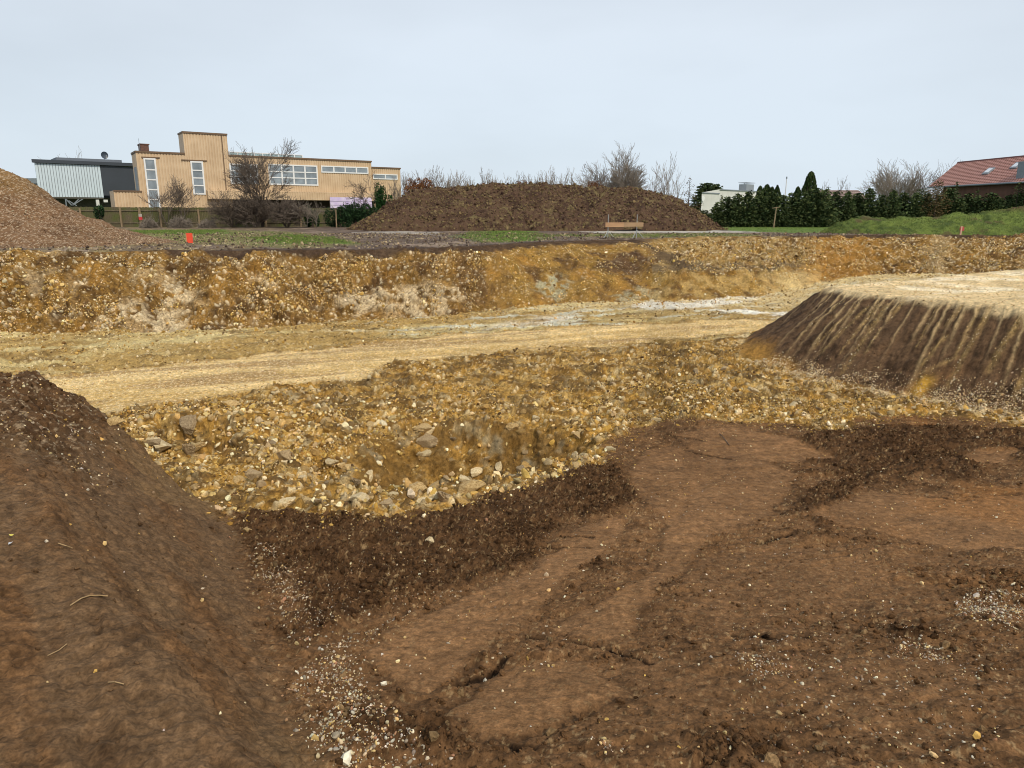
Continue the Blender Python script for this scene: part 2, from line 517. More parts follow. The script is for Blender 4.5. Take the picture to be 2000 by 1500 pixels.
stones_w = sstep(.42, .18, v1) * (vid > .45)
stones_f = sstep(.42, .15, u1) * (uid > .5)
wall_rel = wall_rel * (1 - .55 * smoothwall) + stones_w * .085 * (1 - .8 * smoothwall) + stones_f * .02
disp += mw * wall_rel * (.35 + .65 * sstep(1.0, .82, WT))
crumb = .05 * nB + .035 * nC + .016 * nD
rub_rel = .08 * nB + .07 * np.abs(nE) + .06 * nC + stones_w * .06 + stones_f * .02 + .01 * nD
near_toe = sstep(1.8, 0, W[0] - Y) * (Y > 15)
disp += m_rub * (rub_rel * (1 - .35 * sstep(16, 22, Y)) + near_toe * .05)
# haul track: long shallow ruts following its run
tdir = np.array([.93, .36, 0]); tdir /= np.linalg.norm(tdir)
al = X * tdir[0] + Y * tdir[1]; ac = -X * tdir[1] + Y * tdir[0] + .25 * noise(P2, 5, 1, seed=41)
PT = np.stack([al * .12, ac, ac * 0], 1)
rut = noise(PT, .45, 4, .55, seed=42)
tc_ = noise(PT, .12, 2, seed=43)
disp += m_track * (.055 * rut + .012 * tc_ + .008 * nD)
# foreground ramp: crumbly clods and pressed smooth patches
SM = [plan([(690, 1290), (790, 1230), (910, 1165), (1020, 1125), (1130, 1030), (1230, 1010), (1180, 1090), (1060, 1180), (960, 1260), (830, 1380), (730, 1325)]),
      plan([(1070, 1235), (1190, 1165), (1290, 1110), (1290, 1010), (1230, 940), (1260, 880), (1400, 860), (1560, 930), (1500, 1000), (1380, 1060), (1300, 1150), (1220, 1260)]),
      plan([(1560, 1010), (1700, 960), (1880, 980), (2060, 960), (2060, 1090), (1850, 1070), (1700, 1040)]),
      plan([(1870, 895), (1900, 878), (1985, 880), (1975, 910), (1900, 912)]),
      plan([(860, 1400), (980, 1310), (1120, 1290), (1200, 1350), (1050, 1440), (930, 1460)]),
      plan([(1310, 850), (1420, 835), (1560, 860), (1640, 900), (1500, 905), (1380, 890)])]
sm = np.zeros_like(Z0); sme = np.zeros_like(Z0)
near = Y < 14
for poly in SM:
    s = np.full(len(X), 9.0); s[near] = poly_sd(X[near], Y[near], poly)
    s2_ = s + .10 * nB + .04 * nE
    sm = np.maximum(sm, sstep(.07, -.07, s2_)); sme = np.maximum(sme, np.exp(-((s2_ - .02) / .03) ** 2) * (s < 5))
for poly, am in ((plan([(1320, 1110), (1500, 1070), (1720, 1090), (1780, 1150), (1560, 1190), (1400, 1230), (1300, 1200)]), .6), (plan([(1500, 1330), (1700, 1270), (1900, 1300), (2020, 1380), (1900, 1470), (1650, 1440)]), .6), (plan([(1150, 1330), (1300, 1280), (1420, 1360), (1300, 1450), (1180, 1430)]), .7)):
    s = np.full(len(X), 9.0); s[near] = poly_sd(X[near], Y[near], poly)
    sm = np.maximum(sm, am * sstep(.22, -.22, s + .22 * nB + .08 * nE))
m_ramp = m_brown * (1 - m_bank)
PD = np.stack([X * .5 + Y * .87, (X * .87 - Y * .5) * .4, X * 0], 1)
nS = noise(PD, .5, 3, seed=52)
CL = [plan([(440, 1000), (740, 1015), (1000, 965), (1180, 900), (1260, 960), (1200, 1010), (1120, 1020), (1000, 1120), (880, 1150), (560, 1270), (500, 1120)]),
      plan([(1270, 930), (1380, 950), (1400, 1040), (1330, 1100), (1290, 1030)]),
      plan([(1500, 860), (1700, 835), (2060, 840), (2060, 880), (1880, 940), (1700, 935), (1560, 900)]),
      plan([(1560, 960), (1700, 930), (1660, 1000), (1620, 1060), (1560, 1020)]),
      plan([(930, 1180), (1180, 1080), (1290, 1180), (1150, 1130), (1000, 1210)]),
      plan([(620, 1390), (900, 1400), (1050, 1520), (600, 1520)]),
      plan([(1340, 1440), (1460, 1440), (1500, 1520), (1330, 1520)])]
cl = np.zeros_like(Z0)
for poly in CL:
    s = np.full(len(X), 9.0); s[near] = poly_sd(X[near], Y[near], poly)
    cl = np.maximum(cl, sstep(.15, -.15, s + .25 * nB + .08 * nE))
cl = np.clip(np.maximum(cl, .6 * sstep(.3, .65, nS)) * (1 - .85 * sm), 0, 1)
rgh = noise(P3, .09, 3, .6, seed=53)
disp += m_ramp * (cl * (.045 * np.abs(nE) + .045 * np.abs(rgh) + .030 * nD + .02 * nB + .022 * sstep(.5, .1, u1)) + (1 - cl) * (1 - sm) * (.015 * rgh + .013 * nD) + sm * (.006 * nD + .008 * rgh) + .02 * nB)
PL_ = np.stack([(X * .97 + Y * .25) * .28, Y * .97 - X * .25, X * 0], 1)
led = noise(PL_, .22, 3, .6, seed=55)
saw = sstep(.0, .10, led) + sstep(.28, .34, led)
disp += m_ramp * (1 - .6 * sm) * .014 * saw
step_e = sstep(.25, .75, cl)
disp += m_ramp * .012 * step_e
GRV = [[(1032, 1247), (1100, 1256), (1170, 1268), (1215, 1275), (1270, 1295)], [(1430, 1240), (1500, 1241), (1575, 1247)], [(880, 1345), (940, 1320), (1000, 1290)],
       [(985, 1452), (1040, 1470)], [(1070, 1070), (1150, 1074)], [(1480, 1062), (1545, 1049)], [(1090, 1052), (1160, 1054)], [(1300, 850), (1370, 862)], [(1340, 880), (1430, 897)]]
crack = np.zeros_like(Z0)
for g in GRV:
    q = plan(g)
    for a, b in zip(q[:-1], q[1:]):
        d, t = seg_dist(X[near] + nC[near] * .02, Y[near] + nE[near] * .015, a, b)
        crack[near] = np.maximum(crack[near], np.exp(-(d / .02) ** 2))
crack *= m_ramp
sme *= sstep(-.1, .4, noise(P3, .7, 2, seed=57)) * m_ramp
disp += m_ramp * .009 * sm - sme * .012
disp -= crack * .022
# tyre and bucket ruts fanning over the ramp
for (a, b, wd, dp) in [((560, 1200), (880, 1150), .10, .03), ((880, 1150), (1180, 960), .12, .04), ((600, 1285), (860, 1160), .06, .03), ((1280, 1060), (1380, 930), .14, .03), ((1480, 1500), (1700, 1120), .18, .02), ((1650, 930), (1900, 870), .2, .04)]:
    pa, pb = plan([a, b]); d, t = seg_dist(X[near], Y[near], pa, pb)
    disp[near] -= m_ramp[near] * dp * np.exp(-((d + nB[near] * .03) / wd) ** 2) * sstep(0, .15, t) * sstep(1, .85, t)
# left bank: scraped face with marks running down the fall line
fb = (X * .91 + Y * .42); cb = (-X * .42 + Y * .91)
_a, _b = plan([(300, 1150), (372, 1262)]); bd = np.array(_b) - np.array(_a); bd /= np.linalg.norm(bd)
PB = np.stack([(X * bd[0] + Y * bd[1]) * .2, -X * bd[1] + Y * bd[0], Z0 * .0], 1)
sB = noise(PB, .22, 4, .6, seed=61); sB2 = noise(PB, .05, 2, seed=62); sB3 = noise(P3, .9, 2, seed=63)
upper = sstep(-1.15, -.65, Z0 + .3 * sB3) * sstep(4.5, 6.2, Y + .5 * sB3)
pock = sstep(.5, .7, noise(PB * np.array([2, 1, 1]), .12, 2, seed=64))
disp += m_bank * (.014 * sB + .010 * sB2 + .012 * nB - .010 * pock * (1 - upper) + upper * (.05 * nE + .04 * nC + .015 * nD) + .012 * rgh + .014 * nD)
# right embankment: bucket-tooth grooves down the face
ug = np.array([.52, -.855]); cg = X * ug[0] + Y * ug[1]; dg = X * .82 + Y * .57
_pa, _pb = plan([(1737, 588), (1646, 727)]); _fd = np.array(_pb) - np.array(_pa); _fd /= np.linalg.norm(_fd)
GRO = np.abs(np.sin(np.pi * (-X * _fd[1] + Y * _fd[0]) / .19))
PG = np.stack([cg, dg * .22, cg * 0], 1)
sG = noise(PG, .25, 3, seed=71)
m_face = m_emb * (1 - m_emb_top)
disp += m_face * (.020 * (GRO ** .6 - .6) + .020 * sG + .025 * nC + .018 * nE + .010 * nD) + m_emb_top * (.008 * nE + .006 * nC + .004 * nD)
# plateau
m_pl = plateau * sstep(60, 45, Y)
disp += m_pl * (.035 * noise(P2, 1.2, 3, seed=81) + .03 * nE + .015 * nC) * sstep(0, .5, YW - W[6] + .2)
D = P3 + N0 * disp[:, None]

# ------------------------------------------------------------------ albedo
def C(*c): return np.array(c, F32)
def mix(a, b, m): m = m[:, None].astype(F32); return a * (1 - m) + b * m
def full(c): return np.repeat(C(*c)[None, :], len(X), 0)
BR_D, BR_M, BR_L = (.056, .029, .013), (.142, .075, .033), (.228, .121, .053)
OCH, OCH_D, OCH_L = (.39, .22, .05), (.18, .095, .024), (.52, .345, .12)
STN, STN_G, STN_T = (.66, .53, .31), (.46, .43, .31), (.50, .36, .16)
SAND, SAND_L = (.50, .335, .125), (.66, .48, .225)
MUD = (.115, .085, .070)
GRASS, GRASS_Y = (.115, .185, .035), (.23, .24, .07)
h1 = noise(P3, .022, 2, seed=91)
# pit floor rubble
col = mix(full(OCH), C(*OCH_D), sstep(.0, .6, nC + .4 * nB))
col = mix(col, C(*OCH_L), sstep(.1, .6, nE - .3 * nC) * .7)
col = mix(col, C(*STN), np.clip(stones_w * (vid > .62) * .85 + stones_f * (uid > .72) * .8, 0, 1))
col = mix(col, C(.13, .078, .030), sstep(-.15, .45, noise(P3, .45, 4, .65, seed=92)) * .85)
col = mix(col, C(.50, .40, .22), sstep(.25, .7, noise(P3, .22, 3, .6, seed=192)) * .6)
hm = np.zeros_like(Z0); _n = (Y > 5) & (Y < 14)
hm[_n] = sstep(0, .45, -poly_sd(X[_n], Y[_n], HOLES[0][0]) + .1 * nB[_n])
col = mix(col, C(.055, .032, .012), sstep(.12, .0, v2 - v1) * .5 + sstep(.12, .0, u2 - u1) * .25)  # gaps between the stones darkened: crevice shade put into the colour
hg = sum(np.exp(-(((X - c[0]) / c[2]) ** 2 + ((Y - c[1]) / c[3]) ** 2)) for c in HOLE_C[:2])
col = mix(col, C(*STN_G), sstep(.2, .6, noise(P3, .5, 3, seed=93)) * np.clip(hg, 0, 1) * .45)
col = mix(col, C(.17, .095, .027), hm * sstep(-.9, .3, noise(P3, .5, 3, seed=94)) * .9)  # brown ochre of the hollow, darkened further: its shade is put into the colour
col = mix(col, C(.30, .30, .22), hm * sstep(.35, .7, noise(P3, .3, 3, seed=194)) * .35)
# beyond the track: paler mud with grey and white smears
PS = np.stack([al * .25, ac, al * 0], 1)
sm1 = noise(PS, .9, 4, .6, seed=95); sm2 = noise(PS, .35, 3, seed=96)
farf = sstep(14.5, 16.5, Y) * (sd_track > 0) * (Y > 15.6 + (X + 7) * .37)
fcol = mix(full((.36, .24, .085)), C(.50, .40, .19), sstep(-.2, .5, sm1))
fcol = mix(fcol, C(.52, .52, .42), sstep(.15, .5, sm2) * sstep(560, 800, AZ + nA * 60) * .8)
fcol = mix(fcol, C(.17, .105, .04), sstep(.1, .6, noise(PS, .3, 4, seed=97)) * .8)
fcol = mix(fcol, C(*STN), np.clip(stones_w * (vid > .8) + stones_f * (uid > .8), 0, 1) * .7)
fcol = mix(fcol, C(.62, .50, .28), sstep(25, 30, Y) * .5)
col = mix(col, fcol, farf * sstep(0, .3, sd_track))
# track
tcol = mix(full(SAND), C(*SAND_L), sstep(-.3, .5, rut))
tcol = mix(tcol, C(.30, .19, .085), sstep(.05, .45, noise(PT * np.array([.7, 1, 1]), .34, 4, seed=98)) * .75)
tcol = mix(tcol, C(.8, .66, .42), (h1 > .35) * .5)
col = mix(col, tcol, m_track)
# brown ramp
rcol = mix(full(BR_M), C(*BR_D), np.clip(cl * .55 + sstep(-.1, .6, rgh) * .55, 0, 1))
rcol = mix(rcol, C(*BR_L), np.clip(sm * (.62 + .35 * nB + .2 * nE) + (1 - cl) * sstep(-.1, .6, noise(P3, 1.6, 3, seed=101)) * .45, 0, 1))
rcol = mix(rcol, C(.25, .115, .038), sstep(2, 5, X) * sstep(.1, .6, noise(P3, 1.3, 3, seed=102)) * (1 - cl) * .6)
lc = (np.exp(-((led - .02) / .018) ** 2) + .7 * np.exp(-((led - .30) / .015) ** 2)) * sstep(.0, .5, noise(P3, .5, 2, seed=56)) * (1 - .5 * sm)
rcol = mix(rcol, C(.045, .024, .012), np.clip(lc, 0, 1) * .7)
rcol = mix(rcol, C(.05, .027, .013), sme * .5)
rcol = mix(rcol, C(.022, .012, .006), np.clip(crack * 1.4, 0, 1))
rcol = mix(rcol, C(.35, .24, .12), (h1 > .55) * .5 * (1 - sm * .6))
# bank
bcol = mix(full((.140, .083, .042)), C(*BR_M), sstep(-.1, .6, sB))
bcol = mix(bcol, C(*BR_D), np.clip(pock * .3 + sstep(.2, .6, sB2) * .3 + upper * .55, 0, 1))
bcol = mix(bcol, C(.18, .112, .052), sstep(.0, .6, sB3) * (1 - upper) * .6)
bcol = mix(bcol, C(.36, .27, .17), (noise(P3, .035, 2, seed=103) > .42) * upper * .6)
rcol = mix(rcol, bcol, m_bank)
col = mix(col, rcol, m_brown)
# right embankment
STRK = [((1652, 585), (1565, 655), .05), ((1680, 590), (1590, 680), .06), ((1702, 594), (1604, 690), .08), ((1720, 590), (1640, 690), .05), ((1738, 588), (1646, 727), .10), ((1770, 585), (1735, 625), .08), ((1720, 640), (1690, 690), .05),
        ((1890, 590), (1845, 640), .07), ((1850, 655), (1800, 715), .07), ((1925, 590), (1865, 700), .07), ((1865, 700), (1790, 730), .05), ((1962, 590), (1850, 755), .10), ((2000, 610), (1930, 725), .11), ((2040, 640), (1980, 780), .1), ((2100, 640), (2040, 800), .12), ((1830, 600), (1790, 680), .04)]
stk = np.zeros_like(Z0)
sel = m_emb > 0
for (a, b, wd) in STRK:
    pa, pb = plan([a, b]); d, t = seg_dist(X[sel], Y[sel], pa, pb)
    stk[sel] = np.maximum(stk[sel], np.exp(-((d + nC[sel] * .02) / (wd * .55)) ** 2) * sstep(0, .05, t) * (1 - .45 * t))
ecol = mix(full((.112, .066, .035)), C(.056, .033, .018), sstep(0, .6, nC + .5 * sG))
ecol = mix(ecol, C(.17, .085, .035), sstep(.2, .65, nB) * sstep(.45, .9, ES) * .8)
ecol = mix(ecol, C(.34, .18, .04), sstep(.8, 1.6, 7.6 - X + .3 * nB) * sstep(-1.6, -2.1, Z0) * .85)
oc = plan([(1790, 770), (1808, 745)]); d, t = seg_dist(X, Y, *oc)
ecol = mix(ecol, C(.42, .24, .04), np.exp(-(d / .14) ** 2))
ecol = mix(ecol, C(*SAND), np.clip(stk * (.45 + .5 * nD + .3 * nC), 0, 1))
pa, pb = plan([(1737, 588), (1646, 727)]); fd = np.array(pb) - np.array(pa); fd /= np.linalg.norm(fd)
cs = (-X * fd[1] + Y * fd[0]) + .012 * nC; sp_ = .19
kid = np.floor(cs / sp_); rk = np.random.default_rng(12).uniform(size=(3, 400)); ki = (kid.astype(int) % 400)
prof_ = np.exp(-(((cs / sp_ - kid) - .3 - .4 * rk[0][ki]) * sp_ / (.016 + .022 * rk[1][ki])) ** 2)
fs = prof_ * sstep(1.05, .0, ES / (.35 + .9 * rk[2][ki])) * (rk[1][ki] > .25)
ecol = mix(ecol, C(.50, .35, .17), np.clip(fs * (.9 + .5 * nC), 0, 1))
lip = sstep(.30, .0, EDT + .08 * nB + .12 * nE) * m_emb
tcol2 = mix(full((.66, .50, .27)), C(.82, .70, .48), sstep(-.2, .5, noise(P3, .8, 3, seed=105)) * sstep(-.3, .5, nA + .35 * (Y - 17) * .3))
tcol2 = mix(tcol2, C(.45, .32, .15), sstep(.45, .7, nC) * .2)
ecol = mix(ecol, tcol2, lip)
col = mix(col, ecol, m_emb * (1 - m_bank))
# pale gravel fan where sand has run off the face
fan = m_rub * np.exp(-(np.maximum(EDF * 0 + poly_sd(X, Y, EMB_FOOT), 0) / .35) ** 2) * sstep(6.0, 7, X) * (m_emb < .5)
col = mix(col, C(.66, .52, .30), fan * sstep(-.3, .4, nE) * .9)
# pit wall
wcol = mix(full((.245, .14, .040)), C(.10, .055, .022), sstep(-.2, .45, noise(PV, .55, 4, .65, seed=111)))
wcol = mix(wcol, C(.34, .18, .038), sstep(.1, .6, noise(P3, .8, 3, seed=112)) * .6)
wcol = mix(wcol, C(.30, .18, .042), smoothwall * sstep(-.4, .5, nB) * .8)
wcol = mix(wcol, C(.48, .36, .20), sstep(.15, .6, noise(PV, .7, 4, .6, seed=113)) * sstep(930, 800, AZ) * .5)
for b_ in (blob(275, 90, -2.0, .5), blob(345, 30, -1.3, .5), blob(810, 90, -1.75, .6), blob(700, 50, -1.7, .4)):
    wcol = mix(wcol, C(.60, .48, .30), b_ * sstep(-.4, .3, nC + nE) * .8)
wcol = mix(wcol, C(.36, .34, .22), np.maximum(blob(1080, 42, -1.65, .5), .7 * blob(1240, 50, -2.1, .22)) * .85 * sstep(-.5, .4, nC + nE))
for b_ in (blob(1215, 40, -.95, .42), blob(915, 30, -1.2, 1.2) * .7, blob(1290, 40, -.9, .25) * .7):
    wcol = mix(wcol, C(.085, .048, .025), b_ * .9)
wcol = mix(wcol, C(.055, .032, .014), np.clip(sstep(.13, .0, v2 - v1) * .55 + sstep(.12, .0, u2 - u1) * .25, 0, 1) * (1 - .7 * smoothwall))  # crevice shade between the wall stones, painted into the colour
wcol = mix(wcol, C(.66, .56, .38), np.clip((stones_w * (vid > .66) * .85 + stones_f * (uid > .74) * .7) * (1 - .75 * smoothwall), 0, 1))
wcol = mix(wcol, C(.40, .28, .11), bench * sstep(-.3, .5, nE) * .6)
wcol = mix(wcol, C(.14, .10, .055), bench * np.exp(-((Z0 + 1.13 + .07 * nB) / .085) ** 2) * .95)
_d, _t = seg_dist(AZ / 100, Z0, (12.30, -.05), (13.35, -1.1))
wcol = mix(wcol, C(.10, .068, .04), np.exp(-((_d + .05 * nB) / .11) ** 2) * .9)
wcol = mix(wcol, C(.085, .05, .026), sstep(.0, .5, nA + .4 * nB) * sstep(-.95, -.35, Z0) * sstep(900, 600, AZ) * .55)
wcol = mix(wcol, C(.60, .46, .22), bench * sstep(1470, 1560, AZ) * sstep(-1.2, -1.7, Z0) * .7)
wcol = mix(wcol, C(.33, .165, .035), sstep(1540, 1600, AZ) * sstep(1760, 1640, AZ) * .6)
wcol = mix(wcol, C(.60, .46, .24), blob(1820, 25, -.8, 1.3) * .25)
topsoil = sstep(-.22, -.08, Z0 + .06 * nB + .05 * nA - .16 * sstep(420, 250, AZ) + .07 * sstep(560, 700, AZ) * sstep(1150, 1000, AZ)) * (1 - sstep(1230, 1300, AZ) * sstep(1540, 1500, AZ) * .9)
wcol = mix(wcol, C(.060, .038, .026), topsoil * .92)
col = mix(col, wcol, inwall.astype(float))
# plateau: churned mud, straw-coloured stubble, grass
px_ = lambda pts: [unp(p[0], p[1], 0)[:2] for p in pts]
GR = [(px_([(255, 462), (270, 451), (440, 451), (560, 453), (640, 462), (700, 478), (560, 484), (300, 470)]), .45, 0), (px_([(250, 457), (260, 451), (430, 450), (430, 457)]), 1, 1), (px_([(500, 466), (560, 458), (640, 466), (680, 476), (560, 476)]), 1, 1),
      (px_([(905, 462), (930, 453), (1010, 451), (1060, 458), (1065, 468), (960, 474)]), 1, 1), (px_([(1395, 449), (1420, 440), (1800, 436), (2100, 436), (2100, 460), (1800, 456), (1620, 455), (1500, 454)]), .9, 1),
      (px_([(1060, 462), (1180, 462), (1260, 464), (1500, 461), (1400, 456), (1100, 459)]), .5, 0)]
P2w = P2 * np.array([1, .45, 1])
pn = noise(P2w, 1.4, 4, .6, seed=121); pn2 = noise(P2w, .4, 4, .65, seed=122)
pcol = mix(full((.125, .092, .072)), C(.25, .19, .14), sstep(0, .6, pn))
pcol = mix(pcol, C(.075, .052, .04), sstep(0, .6, pn2) * .8)
pcol = mix(pcol, C(.26, .20, .09), sstep(700, 300, AZ) * sstep(-.3, .4, pn2) * .8)
for (poly, amt, kind) in GR:
    s = np.full(len(X), 99.0); s[plateau] = poly_sd(X[plateau], Y[plateau], poly)
    gmk = sstep(.6, -.6, s + pn * 1.6 + pn2 * .6)
    g = mix(full(GRASS_Y if not kind else GRASS), C(.085, .15, .03) if kind else C(.17, .15, .05), sstep(-.1, .5, pn2))
    pcol = mix(pcol, g, gmk * amt)
st = sstep(.5, .65, noise(P2w, .3, 2, seed=123)) * sstep(620, 500, AZ) * sstep(.2, .6, pn + .4)
pcol = mix(pcol, C(.55, .44, .24), st * .8)
edge = sstep(.9, .2, YW - W[6])
pcol = mix(pcol, C(.06, .042, .032), edge * sstep(250, 420, AZ) * sstep(1150, 1000, AZ) * .8)
pcol = mix(pcol, C(.085, .05, .03), edge * sstep(1640, 1720, AZ))
pcol = mix(pcol, C(.11, .16, .04), sstep(75, 95, Y))
col = mix(col, pcol, plateau.astype(float))
wet = np.clip(farf * sstep(.1, .6, sm2) * .5 * sstep(700, 1000, AZ) + plateau * sstep(.2, .6, pn2) * .25, 0, 1) * (1 - m_track)
wet = wet + .1 * m_ramp * sm

SL = [(_up([(1215, 602), (1260, 592), (1330, 586), (1430, 583), (1490, 583), (1475, 589), (1430, 596), (1360, 602), (1270, 604)]), .72),
      (_up([(1390, 606), (1470, 607), (1560, 611), (1560, 618), (1480, 614), (1400, 610)]), .8), (_up([(900, 650), (960, 634), (1060, 620), (1130, 612), (1130, 626), (1050, 640), (960, 648)]), .4),
      ([unp(a, b, 0)[:2] for a, b in [(1120, 452.6), (1250, 450.5), (1395, 451), (1500, 454), (1395, 455), (1290, 454.5), (1180, 455.5)]], .4), ([unp(a, b, 0)[:2] for a, b in [(700, 454), (790, 451.5), (870, 454), (850, 459), (760, 457)]], .25)]
slur = np.zeros_like(Z0)
for poly, amt in SL:
    b = (np.abs(X) < 40) & (Y > 18)
    q = np.full(len(X), 99.0); q[b] = poly_sd(X[b], Y[b], poly)
    slur = np.maximum(slur, amt * sstep(.12, -.25, q + np.where(Y < 40, .55 * sm1 + .25 * sm2, 1.3 * pn + .8 * pn2)))
slur *= np.where(Y < 40, sstep(-.75, .0, sm2), 1)
slur *= (lab0 := ((~inwall) & (m_emb < .3)))
col = mix(col, C(.80, .77, .68), slur)
wet = np.clip(wet + slur * .5, 0, 1)
ga, gb, gc = noise(P3, .03, 2, .6, seed=152), noise(P3, .09, 2, .6, seed=153), noise(P3, .24, 2, .6, seed=154)
t1, t2 = sstep(4, 9, Y), sstep(11, 22, Y)
gr2 = (ga * (1 - t1) + gb * t1) * (1 - t2) + gc * t2
col = col * (1 + .30 * gr2 + np.random.default_rng(3).normal(size=len(X)) * .06)[:, None]
col = np.clip(col, .004, .9)

# ------------------------------------------------------------------ cut the one surface into the named pieces of ground
fi = np.arange((NC - 1) * (NR - 1)); ci, ri = fi // (NR - 1), fi % (NR - 1)
q0 = ci * NR + ri
faces = np.stack([q0, q0 + NR, q0 + NR + 1, q0 + 1], 1)
lab = np.zeros(len(X), int)
lab[inwall & (m_emb < .5)] = 1
lab[(m_track > .5)] = 2
lab[(m_emb > .5) & (Y < W[0])] = 3
lab[m_bank > .5] = 4
fl = lab[q0]
pieces = {0: 'ground', 1: 'pit_wall', 2: 'haul_track', 3: 'embankment', 4: 'earth_bank'}
for k, nm in pieces.items():
    fs = faces[fl == k]
    if not len(fs): continue
    used, inv = np.unique(fs.ravel(), return_inverse=True)
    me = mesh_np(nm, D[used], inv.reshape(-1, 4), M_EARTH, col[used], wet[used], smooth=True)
    tag(link(nm, me), kind='structure')

ND, AREA = grid_normals(D[:, 0], D[:, 1], D[:, 2])
VIS = (np.abs(T_) < .80) & (Y > 1.2)

# ------------------------------------------------------------------ stones
def ico(sub):
    import bmesh
    bm = bmesh.new(); bmesh.ops.create_icosphere(bm, subdivisions=sub, radius=1)
    v = np.array([x.co[:] for x in bm.verts]); f = np.array([[q.index for q in p.verts] for p in bm.faces]); bm.free()
    return v, f
def rock_variants(sub, n, cuts, seed):
    r = np.random.default_rng(seed); v0, f0 = ico(sub); out = []
    for i in range(n):
        v = v0.copy() * r.uniform(.70, 1.15, (len(v0), 1))
        for c in range(cuts):
            nn = r.normal(size=3); nn /= np.linalg.norm(nn); d = r.uniform(.45, .8)
            ex = np.maximum(v @ nn - d, 0); v = v - ex[:, None] * nn[None, :]
        out.append(v / np.abs(v).max())
    return out, f0
R0, F0 = rock_variants(1, 24, 3, 1)
R1, F1 = rock_variants(2, 20, 9, 2)
def rot_mats(n, r, tilt=1.0):
    q = r.normal(size=(n, 4)); q[:, 1:3] *= tilt; q /= np.linalg.norm(q, axis=1, keepdims=True)
    w, x, y, z = q.T
    return np.stack([np.stack([1 - 2 * (y * y + z * z), 2 * (x * y - z * w), 2 * (x * z + y * w)], 1), np.stack([2 * (x * y + z * w), 1 - 2 * (x * x + z * z), 2 * (y * z - x * w)], 1),
                     np.stack([2 * (x * z - y * w), 2 * (y * z + x * w), 1 - 2 * (x * x + y * y)], 1)], 1)
STRIDE = NR
def scatter(name, idx, size, cols, big=False, flat=.65, sink=.25, mat=None, smooth=False, seed=0):
    r = np.random.default_rng(seed + 100)
    RV, RF = (R1, F1) if big else (R0, F0)
    n = len(idx); nv = len(RV[0])
    if n == 0: return
    b = np.stack([RV[k] for k in r.integers(0, len(RV), n)])
    sc = np.stack([r.uniform(.8, 1.2, n), r.uniform(.6, 1, n), r.uniform(.45, .85, n) * (flat / .65)], 1) * size[:, None]
    b = b * sc[:, None, :]
    b = np.einsum('nij,nvj->nvi', rot_mats(n, r), b)
    s_ = STRIDE; i1_ = np.clip(idx + 1, 0, len(D) - 1); i2_ = np.where(idx + s_ < len(D), idx + s_, idx)
    ja, jb = r.uniform(-.1, 1.1, (n, 1)), r.uniform(-.1, 1.1, (n, 1))
    e1_, e2_ = D[i1_] - D[idx], D[i2_] - D[idx]
    lim = .6; e1_ *= np.minimum(1, lim / np.maximum(np.linalg.norm(e1_, axis=1, keepdims=True), 1e-6)); e2_ *= np.minimum(1, lim / np.maximum(np.linalg.norm(e2_, axis=1, keepdims=True), 1e-6))
    pos = D[idx] + e1_ * ja + e2_ * jb + ND[idx] * (size * (.5 - sink))[:, None] + r.normal(size=(n, 3)) * .2 * size[:, None]
    V = (b + pos[:, None, :]).reshape(-1, 3)
    Fc = (RF[None] + (np.arange(n) * nv)[:, None, None]).reshape(-1, 3)
    c = np.repeat(cols, nv, axis=0)
    return mesh_np(name, V, Fc, mat or M_STONE, c, smooth=smooth)
def choose(weight, n, seed):
    r = np.random.default_rng(seed + 1000)
    p = np.clip(weight, 0, None) * VIS; s = p.sum()
    return r.choice(len(X), size=n, p=p / s)
def palette(n, cols, seed, var=.18):
    r = np.random.default_rng(seed + 3000)
    c = np.array(cols)[r.integers(0, len(cols), n)]
    return c * r.uniform(1 - var, 1 + var, (n, 1)) * r.uniform(.95, 1.05, (n, 3))
def sizes(n, lo, hi, a, seed):
    r = np.random.default_rng(seed + 5000); u = r.uniform(size=n)
    return lo * (1 - u * (1 - (lo / hi) ** a)) ** (-1 / a)
LIME = [(.70, .55, .30), (.62, .44, .19), (.48, .32, .12), (.78, .68, .45), (.38, .28, .14), (.55, .35, .10)]
OCHR = [(.40, .24, .06), (.26, .145, .035), (.50, .33, .10), (.15, .085, .03), (.11, .065, .03)]
def stuff(name, me):
    return tag(link(name, me), kind='stuff')
patchy = sstep(-.3, .5, noise(P3, .75, 3, .6, seed=131))
w_r = AREA * (1 - .85 * hm * (Y > 8.7)) * m_rub * (Y > 6) * (Y < 14.5) * (.10 + 1.3 * patchy ** 2)
w_r = w_r + AREA * sstep(-.55, .0, sd_brown) * (sd_brown < .05) * (Y > 5.5) * (Y < 13.5) * (1 - m_bank) * .35
w_hole = AREA * (1 - .8 * hm * (Y > 8.9)) * (1 + 2 * np.clip(hg, 0, 1) + 2.5 * np.exp(-(((X + 3.6) / 1.6) ** 2 + ((Y - 10.8) / 1.3) ** 2))) * m_rub * (Y > 6) * (Y < 13.5)
i1 = choose(w_r, 30000, 1); stuff('rubble_chips', scatter('rubble_chips', i1, sizes(30000, .009, .048, 2.4, 1), palette(30000, LIME + OCHR * 3, 1), sink=.4, seed=1))
i2 = choose(w_hole, 2600, 2); stuff('rubble', scatter('rubble', i2, sizes(2600, .028, .10, 2.8, 2), palette(2600, LIME * 2 + OCHR[:3], 2), big=True, sink=.42, seed=2))
w_f = AREA * m_rub * (Y >= 14) * (.25 + patchy + 1.5 * near_toe)
i3 = choose(w_f, 16000, 3); stuff('floor_gravel', scatter('floor_gravel', i3, sizes(16000, .015, .075, 2.6, 3), palette(16000, LIME + OCHR * 2, 3), sink=.4, seed=3))
w_w = AREA * (lab == 1) * (1 - .82 * smoothwall) * (topsoil < .5) * (.08 + 1.3 * sstep(-.15, .5, nB + .4 * nA)) * (Z0 < -.12)
